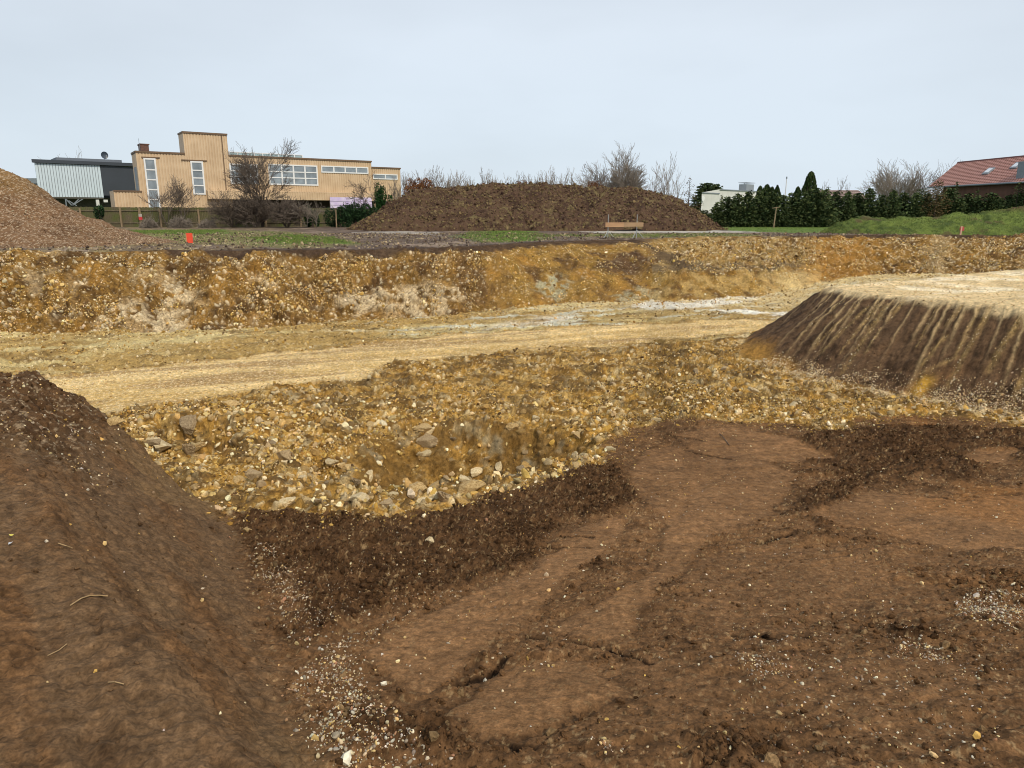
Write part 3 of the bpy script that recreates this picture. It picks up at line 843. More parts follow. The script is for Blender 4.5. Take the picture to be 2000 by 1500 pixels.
i4 = choose(w_w, 38000, 4); stuff('wall_stones', scatter('wall_stones', i4, sizes(38000, .018, .10, 2.6, 4), palette(38000, LIME * 2 + OCHR + [(.62, .5, .33)], 4, .3), sink=.30, seed=4))
w_t = AREA * m_track * (.3 + sstep(.1, .5, rut))
i5 = choose(w_t, 9000, 5); stuff('track_gravel', scatter('track_gravel', i5, sizes(9000, .010, .03, 2.5, 5), palette(9000, [(.7, .58, .36), (.6, .44, .2), (.42, .28, .12)], 5), seed=5))
fanw = AREA * np.exp(-((poly_sd(X, Y, EMB_FOOT) - .0) / .35) ** 2) * (X > 5.8) * (Y < 17) * (Y > 8) * (.25 + sstep(-.2, .5, nE))
i6 = choose(fanw + AREA * stk * .12, 11000, 6); stuff('spilled_gravel', scatter('spilled_gravel', i6, sizes(11000, .007, .030, 2.4, 6), palette(11000, [(.66, .52, .32), (.52, .36, .17), (.70, .6, .42), (.3, .2, .1)], 6), seed=6))
w_top = AREA * lip * sstep(1, 0, EDT * 1.2)
i6 = choose(w_top + .15 * AREA * lip, 3500, 16); stuff('embankment_gravel', scatter('embankment_gravel', i6, sizes(3500, .008, .026, 2.2, 16), palette(3500, [(.74, .6, .38), (.6, .42, .2), (.45, .3, .14)], 16), seed=16))
# pebbles on the ramp: thick along the foot of the bank, thin elsewhere
PEB = [(plan([(520, 1520), (545, 1400), (570, 1320), (640, 1270), (720, 1235), (790, 1200), (700, 1290), (740, 1360), (780, 1440), (880, 1520)]), 5), (plan([(560, 1520), (600, 1430), (700, 1400), (740, 1520)]), 4), (plan([(490, 1085), (520, 1070), (570, 1110), (660, 1240), (590, 1270), (520, 1180)]), 3.5), (plan([(600, 1180), (700, 1100), (900, 1100), (760, 1200), (620, 1260)]), .5),
       (plan([(1885, 1180), (1920, 1160), (2010, 1165), (2030, 1215), (1960, 1235), (1900, 1215)]), 13), (plan([(1440, 1200), (1620, 1180), (2010, 1260), (2010, 1500), (1500, 1500)]), .5), (plan([(1170, 1470), (1200, 1468), (1205, 1490), (1172, 1492)]), 14),
       (plan([(750, 1180), (880, 1160), (890, 1168), (760, 1196)]), 4), (plan([(1760, 1240), (1830, 1235), (1850, 1290), (1780, 1290)]), 4), (plan([(1460, 1290), (1510, 1300), (1500, 1340), (1465, 1330)]), 4)]
wp = np.zeros_like(Z0) + .04
for poly, amt in PEB:
    s = np.full(len(X), 9.0); s[near] = poly_sd(X[near], Y[near], poly)
    wp += amt * sstep(.10, -.10, s + .08 * nB + .05 * nE) * (.3 + sstep(-.4, .5, nE))
wq = AREA * m_ramp * wp * (Y < 9) * (1 - m_bank)
PEBC = [(.58, .48, .30), (.42, .36, .26), (.28, .23, .17), (.60, .43, .20), (.68, .62, .48), (.36, .20, .11), (.45, .40, .33), (.24, .16, .10)]
i7 = choose(wq, 8000, 7); stuff('pebbles', scatter('pebbles', i7, sizes(8000, 0.0035, .015, 2.0, 7), palette(8000, PEBC, 7), smooth=True, seed=7, flat=.6))
i8 = choose(AREA * (m_ramp * (.25 + 1.2 * (wp > 3)) + .10 * m_bank + m_bank * upper * 2) * (Y < 13), 1700, 8); stuff('ramp_stones', scatter('ramp_stones', i8, sizes(1700, .007, .030, 2.6, 8), palette(1700, PEBC + LIME, 8), big=False, seed=8))
def gcol(idx, seed):
    r = np.random.default_rng(seed + 7000); return col[idx] * r.uniform(.62, 1.15, (len(idx), 1))
clodc = [(.07, .04, .024), (.10, .055, .03), (.05, .03, .018), (.13, .07, .038)]
i9 = choose(AREA * m_ramp * (cl ** 2 + .12 * (1 - sm)) * (Y < 14) * (.25 + patchy) * np.clip(8 / np.maximum(Y, 2), .8, 3), 46000, 9); stuff('soil_crumbs', scatter('soil_crumbs', i9, sizes(46000, .005, .040, 2.2, 9), gcol(i9, 9), mat=M_CLOD, seed=9, sink=.35))
i10 = choose(AREA * (m_face * 1.0 + m_bank * (.5 + upper * 2.0)), 12000, 10); stuff('slope_crumbs', scatter('slope_crumbs', i10, sizes(12000, .006, .045, 2.4, 10), gcol(i10, 10), mat=M_CLOD, seed=10, sink=.4))
i11 = choose(AREA * plateau * (Y < 50) * (.2 + sstep(.2, .6, pn2)), 9000, 11); stuff('mud_clods', scatter('mud_clods', i11, sizes(9000, .03, .11, 2.2, 11), palette(9000, [(.11, .08, .06), (.2, .15, .09), (.07, .05, .04), (.4, .32, .2)], 11), mat=M_CLOD, seed=11, sink=.3))

# ------------------------------------------------------------------ heaps on the plateau
def heap(name, outline, Yc, hf, hb, seed, colf, relief, nx=420, ny=150, pw=1.25, base=0.0):
    op = [at_depth(px, py, Yc) for px, py in outline]
    xs = np.array([o[0] for o in op]); zs = np.array([max(o[2], -.15) for o in op])
    zs[0] = min(zs[0], .02); zs[-1] = min(zs[-1], .02)
    gx = np.linspace(xs[0], xs[-1], nx); v = np.linspace(-1, 1, ny)
    GX_, GV = np.meshgrid(gx, v, indexing='ij')
    zc = np.interp(GX_, xs, zs)
    # rounded ends in plan
    tt = np.interp(GX_, [xs[0], xs[0] + 3, xs[-1] - 3, xs[-1]], [.35, 1, 1, .35])
    hw = np.where(GV < 0, hf, hb) * tt
    Yv = Yc + GV * hw
    q = np.stack([GX_.ravel(), Yv.ravel(), np.zeros(GX_.size)], 1)
    vv = np.clip(np.abs(GV) + .06 * noise(q, 2.2, 2, seed=seed).reshape(GV.shape), 0, 1)
    z = (zc - base) * (1 - vv ** pw) ** .95 + base - .12 * (np.abs(GV) > .97)
    P = np.stack([GX_.ravel(), Yv.ravel(), z.ravel()], 1)
    G3 = P.reshape(nx, ny, 3)
    n = np.cross(np.gradient(G3, axis=0), np.gradient(G3, axis=1)).reshape(-1, 3)
    n /= np.maximum(np.linalg.norm(n, axis=1, keepdims=True), 1e-9); n[n[:, 2] < 0] *= -1
    d = relief(P) * np.clip(zc.ravel() / .6, 0, 1)
    fade = np.minimum(1, (1 - np.abs(GV.ravel())) * 8)
    P = P + n * (d * (.25 + .75 * fade))[:, None]
    idx = np.arange(nx * ny).reshape(nx, ny)
    F_ = np.stack([idx[:-1, :-1].ravel(), idx[1:, :-1].ravel(), idx[1:, 1:].ravel(), idx[:-1, 1:].ravel()], 1)
    c = colf(P)
    return mesh_np(name, P, F_, M_EARTH, c, np.zeros(len(P)), smooth=True), P, n, c

def colmix(P, a, b, m): return np.array(a, F32)[None] * (1 - m[:, None]) + np.array(b, F32)[None] * m[:, None]

def scatter_on(name, P, n, count, lo, hi, a, pal, seed, parent, mat=None, front=None):
    global D, ND, STRIDE
    Dk, NDk, Sk = D, ND, STRIDE
    D, ND, STRIDE = P, n, 170
    r = np.random.default_rng(seed + 9000)
    cand = np.where(front if front is not None else np.ones(len(P), bool))[0]
    idx = r.choice(cand, count)
    me = scatter(name, idx, sizes(count, lo, hi, a, seed), palette(count, pal, seed), mat=mat, seed=seed, sink=.3)
    D, ND, STRIDE = Dk, NDk, Sk
    o = link(name, me, parent); o['kind'] = 'stuff'
    return o

SOIL = [(684, 449), (700, 436), (740, 413), (770, 390), (800, 374), (850, 368), (900, 364), (960, 361), (1010, 361), (1060, 358), (1090, 362), (1140, 366), (1180, 363), (1225, 364), (1262, 369), (1290, 377), (1330, 393), (1360, 411), (1385, 428), (1408, 444)]
def soil_relief(P):
    return .78 * soil_relief_(P)
def soil_relief_(P):
    q = np.stack([P[:, 0] * .8 + P[:, 2] * .6, P[:, 1], P[:, 2] * .8 - P[:, 0] * .6], 1) * np.array([.55, 1, 1.3])
    return .24 * noise(P, 1.6, 3, seed=201) + .16 * noise(q, .7, 4, .6, seed=202) + .08 * noise(P, .3, 3, .6, seed=203)
def soil_col(P):
    c = colmix(P, (.092, .056, .036), (.050, .030, .021), sstep(-.1, .6, noise(P, .9, 4, .65, seed=204)))
    c = c * 1.0
    m_ = sstep(.15, .65, noise(P, .5, 4, .6, seed=205))[:, None]
    c = c * (1 - m_) + np.array((.15, .115, .055)) * m_
    return c
me, P_, n_, c_ = heap('soil_heap', SOIL, 62, 6.2, 6, 1, soil_col, soil_relief, 620, 170)
soil = tag(link('soil_heap', me), 'long dark brown heap of dug topsoil standing behind the pit', 'soil heap')
scatter_on('clods', P_, n_, 9000, .05, .19, 2.4, [(.10, .06, .038), (.06, .036, .025), (.14, .10, .05), (.19, .14, .07)], 31, soil, M_CLOD, P_[:, 1] < 63)
GRAVEL = [(-330, 480), (-280, 460), (-170, 380), (-90, 330), (-40, 318), (0, 326), (30, 342), (62, 372), (100, 398), (128, 416), (158, 424), (180, 432), (212, 448), (250, 461), (300, 470), (330, 478)]
def gr_relief(P): return .10 * noise(P, 1.2, 3, seed=211) + .04 * noise(P, .3, 3, seed=212) + .02 * noise(P, .08, 2, seed=213)
def gr_col(P):
    c = colmix(P, (.185, .108, .058), (.105, .058, .030), sstep(-.2, .6, noise(P, .6, 4, .65, seed=214)))
    t = sstep(1.5, 3.2, P[:, 2] + .7 * noise(P, 1.2, 3, seed=215))[:, None] * .4
    c = c * (1 - t) + np.array((.27, .165, .055)) * t
    s = (noise(P, .045, 2, seed=216) > .38)[:, None] * .6
    return c * (1 - s) + np.array((.52, .42, .30)) * s
me, P_, n_, c_ = heap('gravel_heap', GRAVEL, 32.5, 5.4, 5.5, 3, gr_col, gr_relief, 560, 200)
gravel = tag(link('gravel_heap', me), 'steep reddish-brown heap of gravelly spoil at the far left rim', 'gravel heap')
scatter_on('gravel', P_, n_, 12000, .015, .06, 2.8, [(.42, .32, .21), (.30, .20, .12), (.22, .13, .075), (.50, .40, .28), (.14, .08, .045), (.17, .10, .05)], 33, gravel, M_STONE, P_[:, 1] < 33.5)
GRS = [(1615, 447), (1640, 436), (1662, 426), (1700, 424), (1725, 425), (1745, 430), (1775, 429), (1800, 424), (1830, 420), (1868, 413), (1890, 423), (1910, 421), (1935, 412), (1962, 404), (1990, 403), (2030, 408), (2080, 400), (2160, 405), (2240, 430), (2280, 445)]
def gs_relief(P): return .25 * noise(P, 1.1, 3, seed=221) + .09 * noise(P, .35, 3, seed=222)
def gs_col(P):
    c = colmix(P, (.125, .165, .040), (.060, .085, .026), sstep(-.3, .6, noise(P, .7, 4, .65, seed=223)))
    b = sstep(.1, .5, noise(P, 1.3, 4, .6, seed=224))[:, None] * .75
    c = c * (1 - b) + np.array((.085, .062, .035)) * b
    t = (sstep(1.3, 1.75, P[:, 2]) * sstep(29, 33, P[:, 0]))[:, None] * .7
    return c * (1 - t) + np.array((.10, .06, .035)) * t
me, P_, n_, c_ = heap('grassy_heap', GRS, 50.5, 3.8, 4, 5, gs_col, gs_relief, 420, 110)
grs = tag(link('grassy_heap', me), 'low lumpy spoil bank grown over with green grass at the right rim', 'grassy bank')

def blades(name, pos, lo, hi, cols, seed, parent=None, lean=.5, width=.22):
    r = np.random.default_rng(seed); n = len(pos)
    h = r.uniform(lo, hi, n); a = r.uniform(0, math.tau, n)
    w = h * width
    bx = np.stack([np.cos(a), np.sin(a), a * 0], 1) * w[:, None]
    tip = np.stack([r.normal(size=n) * lean * h, r.normal(size=n) * lean * h, h], 1)
    V = np.stack([pos - bx, pos + bx, pos + tip], 1).reshape(-1, 3)
    Fc = np.arange(n * 3).reshape(-1, 3)
    c = np.repeat(np.array(cols)[r.integers(0, len(cols), n)] * r.uniform(.8, 1.25, (n, 1)), 3, axis=0)
    o = link(name, mesh_np(name, V, Fc, M_GRASS, c), parent); o['kind'] = 'stuff'
    return o
M_GRASS = mat_vcol('grass', rough=.8, fine=.15, scales=(4,), bump=0.0)
r_ = np.random.default_rng(77)
k_ = r_.choice(np.where((P_[:, 1] < 52) & (noise(P_, 1.3, 4, .6, seed=224) < .35))[0], 16000)
blades('grass', P_[k_], .03, .10, [(.125, .17, .04), (.075, .11, .03), (.18, .20, .06)], 78, grs)
gp = []
for (poly, amt, kind) in GR:
    s = np.full(len(X), 99.0); s[plateau] = poly_sd(X[plateau], Y[plateau], poly)
    w_ = AREA * (s < .3 + pn) * (pn2 > -.45) * VIS * plateau * (Y < 75)
    if w_.sum() > 0:
        gp.append(D[r_.choice(len(X), 9000 if kind else 5000, p=w_ / w_.sum())])
gp = np.concatenate(gp)
blades('grass', gp, .03, .09, [(.12, .19, .04), (.21, .24, .07), (.08, .12, .03)], 79)

# ------------------------------------------------------------------ buildings
M_TAN = mat_new('tan ribbed cladding', (.60, .45, .29), rough=.6, col2=(.50, .36, .22), noise_scale=.7, bump=.1, bump_scale=4)
M_TAN_EDGE = mat_new('brown edge trim', (.16, .095, .05), rough=.6, noise_amt=.3)
M_WHITE = mat_new('white window paint', (.75, .76, .76), rough=.45, noise_amt=.12, noise_scale=3)
M_GLASS = mat_new('window glass', (.27, .32, .36), rough=.08, noise_amt=.5, noise_scale=.9, spec=.9)  # grey-blue base colour stands in for the sky's reflection
M_DARKCLAD = mat_new('charcoal panel', (.035, .045, .06), rough=.5, noise_amt=.2, noise_scale=.4)
M_PALECLAD = mat_new('pale blue-grey panel', (.55, .65, .72), rough=.5, noise_amt=.08, noise_scale=.5)
M_RECESS = mat_new('dark undercroft render', (.085, .06, .055), rough=.9, noise_amt=.35, noise_scale=1.2)  # dark brown-purple walls of the recess under the overhang
M_RUST = mat_new('rusty sheet', (.16, .07, .045), rough=.8, col2=(.09, .05, .04), noise_scale=6)
M_FELT = mat_new('grey roof felt', (.14, .14, .14), rough=.9, noise_amt=.25)
M_LILAC = mat_new('lilac ribbed sheet', (.50, .40, .66), rough=.5, col2=(.66, .60, .74), noise_scale=2)
M_METAL = mat_new('galvanised steel', (.42, .44, .45), rough=.4, metal=.7, noise_amt=.25, noise_scale=9)
M_WOOD = mat_new('weathered wood', (.30, .22, .13), rough=.85, noise_amt=.35, noise_scale=9, stretch=(1, 1, .2))
M_PLANK = mat_new('raw pine plank', (.46, .28, .15), rough=.75, col2=(.36, .21, .11), noise_scale=7, stretch=(.2, 1, 1))
M_CONC = mat_new('pale render', (.62, .63, .60), rough=.8, noise_amt=.12, noise_scale=.8)
M_STEELGREY = mat_new('grey zinc', (.22, .25, .28), rough=.5, noise_amt=.2)

class Frame:
    """vertical facade plane through two photo columns at given depths"""
    def __init__(s, pxa, Ya, pxb, Yb, py=300):
        a, b = at_depth(pxa, py, Ya), at_depth(pxb, py, Yb)
        s.a = np.array(a[:2]); d = np.array(b[:2]) - s.a; s.L = np.linalg.norm(d); s.e = d / s.L
        s.n = np.array([-s.e[1], s.e[0]]); s.rz = math.atan2(s.e[1], s.e[0])
    def at(s, px, py, off=0.0):
        d = ray(px, py); o = s.a + s.n * off
        k = (o @ s.n) / (np.array(d[:2]) @ s.n)
        p = np.array(d[:2]) * k
        return float((p - o) @ s.e), EYE + d[2] * k
    def lean(s, px, py=380):
        d = np.array(ray(px, py)[:2]); return float((d @ s.e) / (d @ s.n))
    def empty(s, name): return empty(name, (s.a[0], s.a[1], 0), s.rz)

def ribbed(mb, s0, s1, z0, z1, y=0.0, per=.30, dep=.05, horizontal=False):
    """trapezoid ribs; faces the viewer side (-y), closed at the back"""
    n = max(1, int(round((s1 - s0) / per))); p = (s1 - s0) / n; pts = []
    for i in range(n):
        a = s0 + i * p
        pts += [(a, y), (a + p * .55, y), (a + p * .68, y + dep), (a + p * .87, y + dep)]
    pts.append((s1, y))
    k = len(mb.v)
    for (a, b) in pts: mb.v += [(a, b, z0), (a, b, z1)]
    for i in range(len(pts) - 1): mb.f.append((k + 2 * i, k + 2 * i + 2, k + 2 * i + 3, k + 2 * i + 1))
    return mb

def window(parent, s0, s1, z0, z1, nx, ny, y=-.02, name='window', fw=.16, heavy=None):
    m_ = MB()
    m_.box(s0, s0 + fw, y - .07, y + .05, z0, z1).box(s1 - fw, s1, y - .07, y + .05, z0, z1)
    m_.box(s0 + fw, s1 - fw, y - .068, y + .05, z1 - fw, z1).box(s0 + fw, s1 - fw, y - .068, y + .05, z0, z0 + fw)
    for i in range(1, nx):
        c = s0 + fw + (s1 - s0 - 2 * fw) * i / nx; w_ = fw * .6
        m_.box(c - w_, c + w_, y - .064, y + .05, z0 + fw, z1 - fw)
    for j in range(1, ny):
        c = z0 + fw + (z1 - z0 - 2 * fw) * j / ny
        m_.box(s0 + fw, s1 - fw, y - .06, y + .048, c - fw * .4, c + fw * .4)
    w = m_.build(name, M_WHITE, parent)
    MB().box(s0 + .05, s1 - .05, y - .01, y + .02, z0 + .05, z1 - .05).build('pane', M_GLASS, w)
    return w

def wall_with_holes(mb, s0, s1, z0, z1, holes, y=0.0):
    """ribbed wall left out round rectangular holes (s0,s1,z0,z1)"""
    hs = sorted(holes)
    cur = s0
    for (a, b, c, d) in hs:
        if a > cur: ribbed(mb, cur, a, z0, z1, y)
        if c > z0: ribbed(mb, a, b, z0, c, y)
        if d < z1: ribbed(mb, a, b, d, z1, y)
        cur = b
    if cur < s1: ribbed(mb, cur, s1, z0, z1, y)

# tan ribbed building with the tower
FT = Frame(265, 80, 725, 95)
tan_b = FT.empty('factory_building')
tag(tan_b, 'tan ribbed-clad two-storey building with a taller tower block', 'building')
sx = lambda px, py=350: FT.at(px, py)[0]
zz = lambda px, py: FT.at(px, py)[1]
z_roof = zz(300, 296); z_tow = zz(400, 259); s_t0, s_t1 = sx(357, 262), sx(446, 300)
s_end = sx(726, 340); s_j = sx(404, 382); z_j = zz(500, 384)
wt1 = (sx(279, 312), sx(308.5, 400), .6, zz(292, 309)); wt1 = (sx(280, 312) + .0, sx(309, 360), .6, zz(292, 309))
wt2 = (sx(371.5, 318), sx(401, 370), zz(388, 380), zz(385, 315))
wg1 = (sx(449, 340), sx(504, 340), zz(475, 359), zz(470, 320))
wg2 = (sx(525, 345), sx(620.5, 345), zz(580, 362), zz(580, 322))
ws = (sx(627, 333), sx(719, 333), zz(672, 338.5), zz(672, 325))
m_ = MB()
wall_with_holes(m_, 0, s_t0, 0, z_roof, [wt1])
wall_with_holes(m_, s_t0, s_t1, 0, z_tow, [wt2])
wall_with_holes(m_, s_t1, s_end, z_j, z_roof, [wg1, wg2, ws])
DEP = 3.6
TD = 2.8
# left flank, tower sides, backs
m_.quad((0, DEP, 0), (0, 0, 0), (0, 0, z_roof), (0, DEP, z_roof))
m_.quad((s_t0, 0, z_roof - .3), (s_t0, TD, z_roof - .3), (s_t0, TD, z_tow), (s_t0, 0, z_tow))
m_.quad((s_t1, TD, z_roof - .3), (s_t1, 0, z_roof - .3), (s_t1, 0, z_tow), (s_t1, TD, z_tow))
m_.quad((s_t0, TD, z_roof - .3), (s_t1, TD, z_roof - .3), (s_t1, TD, z_tow), (s_t0, TD, z_tow))
m_.quad((s_end, 0, z_j), (s_end, DEP, z_j), (s_end, DEP, z_roof), (s_end, 0, z_roof))
m_.quad((0, DEP, 0), (s_end, DEP, 0), (s_end, DEP, z_roof), (0, DEP, z_roof))
m_.build('wall', M_TAN, tan_b)
MB().box(-.02, s_t0 - .01, .08, DEP, z_roof - .25, z_roof - .1).box(s_t1 + .02, s_end - .02, .08, DEP, z_roof - .25, z_roof - .1).box(s_t0 + .05, s_t1 - .05, .08, TD - .1, z_tow - .25, z_tow - .1).build('roof', M_FELT, tan_b)
t_ = MB()
for (a, b, zt) in ((-.06, s_t0, z_roof), (s_t1, s_end + .06, z_roof), (s_t0 - .06, s_t1 + .06, z_tow)):
    t_.box(a, b, -.10, .12, zt - .16, zt + .02)
t_.box(-.07, .05, .13, DEP, z_roof - .15, z_roof + .015).box(s_t0 - .08, s_t0 + .05, .13, TD, z_tow - .15, z_tow + .015)
t_.box(sx(354, 312), sx(404, 316), -.09, -.02, wt2[3] + .02, wt2[3] + .14).box(sx(276, 308), sx(312, 310), -.09, -.02, wt1[3] + .02, wt1[3] + .14)
t_.box(sx(433, 280), sx(433, 280) + .09, -.05, -.005, z_j + .7, z_tow - .2)
t_.build('trim', M_TAN_EDGE, tan_b)
# jutting upper band and the recess under it
b_ = MB(); ribbed(b_, s_j, s_end, z_j - .35, z_j + .55, -.75)
b_.quad((s_j, -.75, z_j + .55), (s_end, -.75, z_j + .55), (s_end, -.01, z_j + .65), (s_j, -.01, z_j + .65)).quad((s_j, 0, z_j - .35), (s_end, 0, z_j - .35), (s_end, -.75, z_j - .35), (s_j, -.75, z_j - .35))
b_.quad((s_j, 0, z_j - .35), (s_j, -.75, z_j - .35), (s_j, -.75, z_j + .55), (s_j, 0, z_j + .65)).quad((s_end, -.75, z_j - .35), (s_end, 0, z_j - .35), (s_end, 0, z_j + .65), (s_end, -.75, z_j + .55))
b_.build('overhang', M_TAN, tan_b)
MB().box(s_t1 + .1, s_end, 2.6, 2.9, 0, z_j).box(s_t1 - .25, s_t1 + .1, .08, 2.9, 0, z_j).build('recess_wall', M_RECESS, tan_b)
for pxp in (643, 728):
    MB().box(sx(pxp, 400), sx(pxp, 400) + .22, -.4, -.18, 0, z_j - .36).build('post', M_TAN, tan_b)
window(tan_b, *wt1, 1, 6); window(tan_b, *wt2, 1, 4); window(tan_b, *wg1, 2, 3, fw=.15); window(tan_b, *wg2, 4, 3, fw=.15)
window(tan_b, *ws, 4, 1, fw=.14)
# low east wing
s_w1 = sx(781, 340); y_w = 1.2
z_w = FT.at(755, 327, y_w)[1]; s_w1 = FT.at(782, 340, y_w)[0]
wwin = (FT.at(728, 345, y_w)[0], FT.at(776, 345, y_w)[0], FT.at(750, 350.5, y_w)[1], FT.at(750, 340, y_w)[1])
m_ = MB(); wall_with_holes(m_, s_end + .02, s_w1, z_j - .3, z_w, [wwin], y_w)
m_.quad((s_w1, y_w, z_j - .3), (s_w1, DEP, z_j - .3), (s_w1, DEP, z_w), (s_w1, y_w, z_w))
w_ = m_.build('wing', M_TAN, tan_b)
MB().box(s_end + .03, s_w1 + .06, y_w - .1, y_w + .1, z_w - .14, z_w + .02).box(s_end + .03, s_w1, y_w + .1, DEP, z_w - .25, z_w - .15).build('trim', M_TAN_EDGE, w_)
window(tan_b, *wwin, 2, 1, y=y_w - .02, fw=.13)
MB().box(s_end + .05, s_w1, y_w + 2, y_w + 2.3, 0, z_j - .3).build('recess_wall', M_RECESS, tan_b)
# roof lights behind the parapet, chimney, side opening, low annex
c0, c1 = FT.at(447, 296, 2.5), FT.at(590, 304, 2.5)
cz = c0[1]; g_ = MB(); fr = MB(); n_l = 9
for i in range(n_l):
    a = c0[0] + (c1[0] - c0[0]) * i / n_l; b = c0[0] + (c1[0] - c0[0]) * (i + 1) / n_l
    g_.box(a + .08, b - .08, 2.5, 2.54, z_roof - .2, cz - .08); fr.box(a - .06, a + .06, 2.44, 2.6, z_roof - .2, cz)
fr.box(c1[0] - .06, c1[0] + .06, 2.44, 2.6, z_roof - .2, cz).box(c0[0], c1[0], 2.45, 2.59, cz - .08, cz + .01).quad((c0[0], 2.5, cz), (c1[0], 2.5, cz), (c1[0], 3.4, cz - .3), (c0[0], 3.4, cz - .3))
rl = fr.build('roof_light', M_WHITE, tan_b); g_.build('pane', mat_new('roof light glass', (.30, .40, .42), rough=.1, spec=.8), rl)
ca, cb_ = FT.at(274.5, 290, 1.5), FT.at(290, 281, 1.5)
ch = MB().box(ca[0], cb_[0], 1.5, 3.2, z_roof - .3, cb_[1] - .1).box(ca[0] - .08, cb_[0] + .08, 1.42, 3.28, cb_[1] - .1, cb_[1]).build('chimney', M_RUST, tan_b)
MB().tube((ca[0] - .1, 1.4, z_roof), (ca[0] - .1, 1.4, cb_[1] + .5), .02, sides=5).build('aerial', M_STEELGREY, tan_b)
MB().box(-.05, .02, .6, 2.4, zz(262, 372), zz(262, 325)).build('side_window', M_STEELGREY, tan_b)
a0, a1 = FT.at(223, 385, -.3)[0], FT.at(278, 385, -.3)[0]; za = FT.at(250, 372.5, -.3)[1]
m_ = MB(); ribbed(m_, a0, a1, 0, za, -.3); m_.quad((a0, 4, 0), (a0, -.3, 0), (a0, -.3, za), (a0, 4, za)).quad((a1, -.3, 0), (a1, -.02, 0), (a1, -.02, za), (a1, -.3, za)).quad((a0, -.3, za), (a1, -.3, za), (a1, -.02, za), (a0, 4, za))
an = m_.build('annex', M_TAN, tan_b); MB().box(a0 - .05, a1 + .05, -.4, -.2, za - .1, za + .03).build('trim', M_TAN_EDGE, an)
# lilac sheeting seen under the overhang
l0, l1 = FT.at(645, 395, -1.2), FT.at(726, 395, -1.2)
m_ = MB()
for k in range(7):
    za_, zb_ = 1.6 + k * .25, 1.6 + (k + 1) * .25
    m_.box(l0[0], l1[0], -1.2 - .05 * (k % 2), -1.1, za_ + .004, zb_)
lil = m_.build('canopy', M_LILAC, None, (FT.a[0], FT.a[1], 0)); lil.rotation_euler = (0, 0, FT.rz)
tag(lil, 'lilac and white ribbed sheet canopy low under the tan building', 'canopy')

# charcoal and pale hall on the left
FH = Frame(65, 90, 262, 97)
hall = FH.empty('hall'); tag(hall, 'hall with pale blue-grey ribbed front panel and charcoal right half', 'building')
hx = lambda px, py=350: FH.at(px, py)[0]
hz = lambda px, py: FH.at(px, py)[1]
zr = hz(65, 311); s_p0, s_p1, s_h1 = hx(69, 330), hx(198, 350), hx(262, 350) + 1.5
zb = hz(150, 385)
m_ = MB().box(s_p0, s_p1, -.06, .2, zb, zr - .45); m_.quad((s_p0 + 5, 10, zb), (s_p0, -.05, zb), (s_p0, -.05, zr - .45), (s_p0 + 5, 10, zr - .45))
pp = m_.build('pale_panel', M_PALECLAD, hall)
m_ = MB()
for k in range(1, 23):
    q_ = s_p0 + (s_p1 - s_p0) * k / 23; m_.box(q_ - .028, q_ + .028, -.085, -.058, zb + .02, zr - .46)
m_.build('seams', M_STEELGREY, pp)
MB().box(s_p1, s_h1, -.02, .3, hz(220, 382), zr - .45).box(s_p0 + 5.1, s_h1, 10, 10.2, 0, zr - .5).build('wall', M_DARKCLAD, hall)
MB().prism([(s_p0 - .3, -.35, zr - .40), (s_h1, -.35, zr - .40), (s_h1, 10.3, zr - .40), (s_p0 + 5, 10.3, zr - .40)], (0, 0, .40)).build('roof', M_DARKCLAD, hall)
MB().box(hx(113, 312), hx(242, 316), 1.2, 6, zr, zr + .42).build('roof_upstand', mat_new('grey roof edge', (.12, .14, .17), rough=.6), hall)
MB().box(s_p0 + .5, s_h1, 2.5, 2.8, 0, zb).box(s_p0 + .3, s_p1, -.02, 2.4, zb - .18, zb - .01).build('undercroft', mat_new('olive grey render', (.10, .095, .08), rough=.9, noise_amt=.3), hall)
m_ = MB()
for (pa, pb) in (((128, 388), (140, 401)), ((128, 388), (130, 402)), ((163, 388), (142, 401)), ((155, 388), (143, 400)), ((134, 392), (150, 402))):
    A, B = FH.at(*pa), FH.at(*pb); m_.tube((A[0], .1, A[1]), (B[0], .1, B[1]), .07, sides=5)
m_.build('brace', M_STEELGREY, hall)
for (xa, xb, ya, yb) in ((187, 193, 390, 402), (202, 210, 390, 395)):
    MB().box(hx(xa, ya), hx(xb, ya), -.1, .3, hz(xa, yb), hz(xa, ya)).build('box', M_CONC, hall)
# dish
dp = FH.at(204, 304, 2.0)
dish = empty('satellite_dish', (*(FH.a + FH.e * dp[0] + FH.n * 2.0), zr + .05), FH.rz + .25)
tag(dish, 'round dark satellite dish on the roof of the charcoal hall', 'satellite dish')
m_ = MB(); R_ = .46; zc_ = dp[1] - zr
prev = None
ringp = []
for k in range(4):
    rr_ = R_ * (k + 1) / 4; ringp.append([(math.cos(t) * rr_, .16 * (rr_ / R_) ** 2 * -1 + .1, zc_ + math.sin(t) * rr_) for t in np.linspace(0, math.tau, 24, endpoint=False)])
for i in range(24): m_.f.append((0, 1 + i, 1 + (i + 1) % 24))
m_.v.append((0, .1, zc_))
for rg in ringp: m_.v += rg
for k in range(3):
    for i in range(24):
        a = 1 + k * 24 + i; b = 1 + k * 24 + (i + 1) % 24; m_.f.append((a, a + 24, b + 24, b))
m_.build('reflector', mat_new('dish paint', (.06, .08, .11), rough=.4, noise_amt=.3), dish)
MB().tube((0, .14, 0), (0, .14, zc_), .035, sides=6).tube((0, .05, zc_ - .42), (0, -.42, zc_ - .1), .018, sides=5).build('mast', M_METAL, dish)
MB().box(-.05, .05, -.5, -.38, zc_ - .14, zc_ - .03).build('receiver', M_METAL, dish)
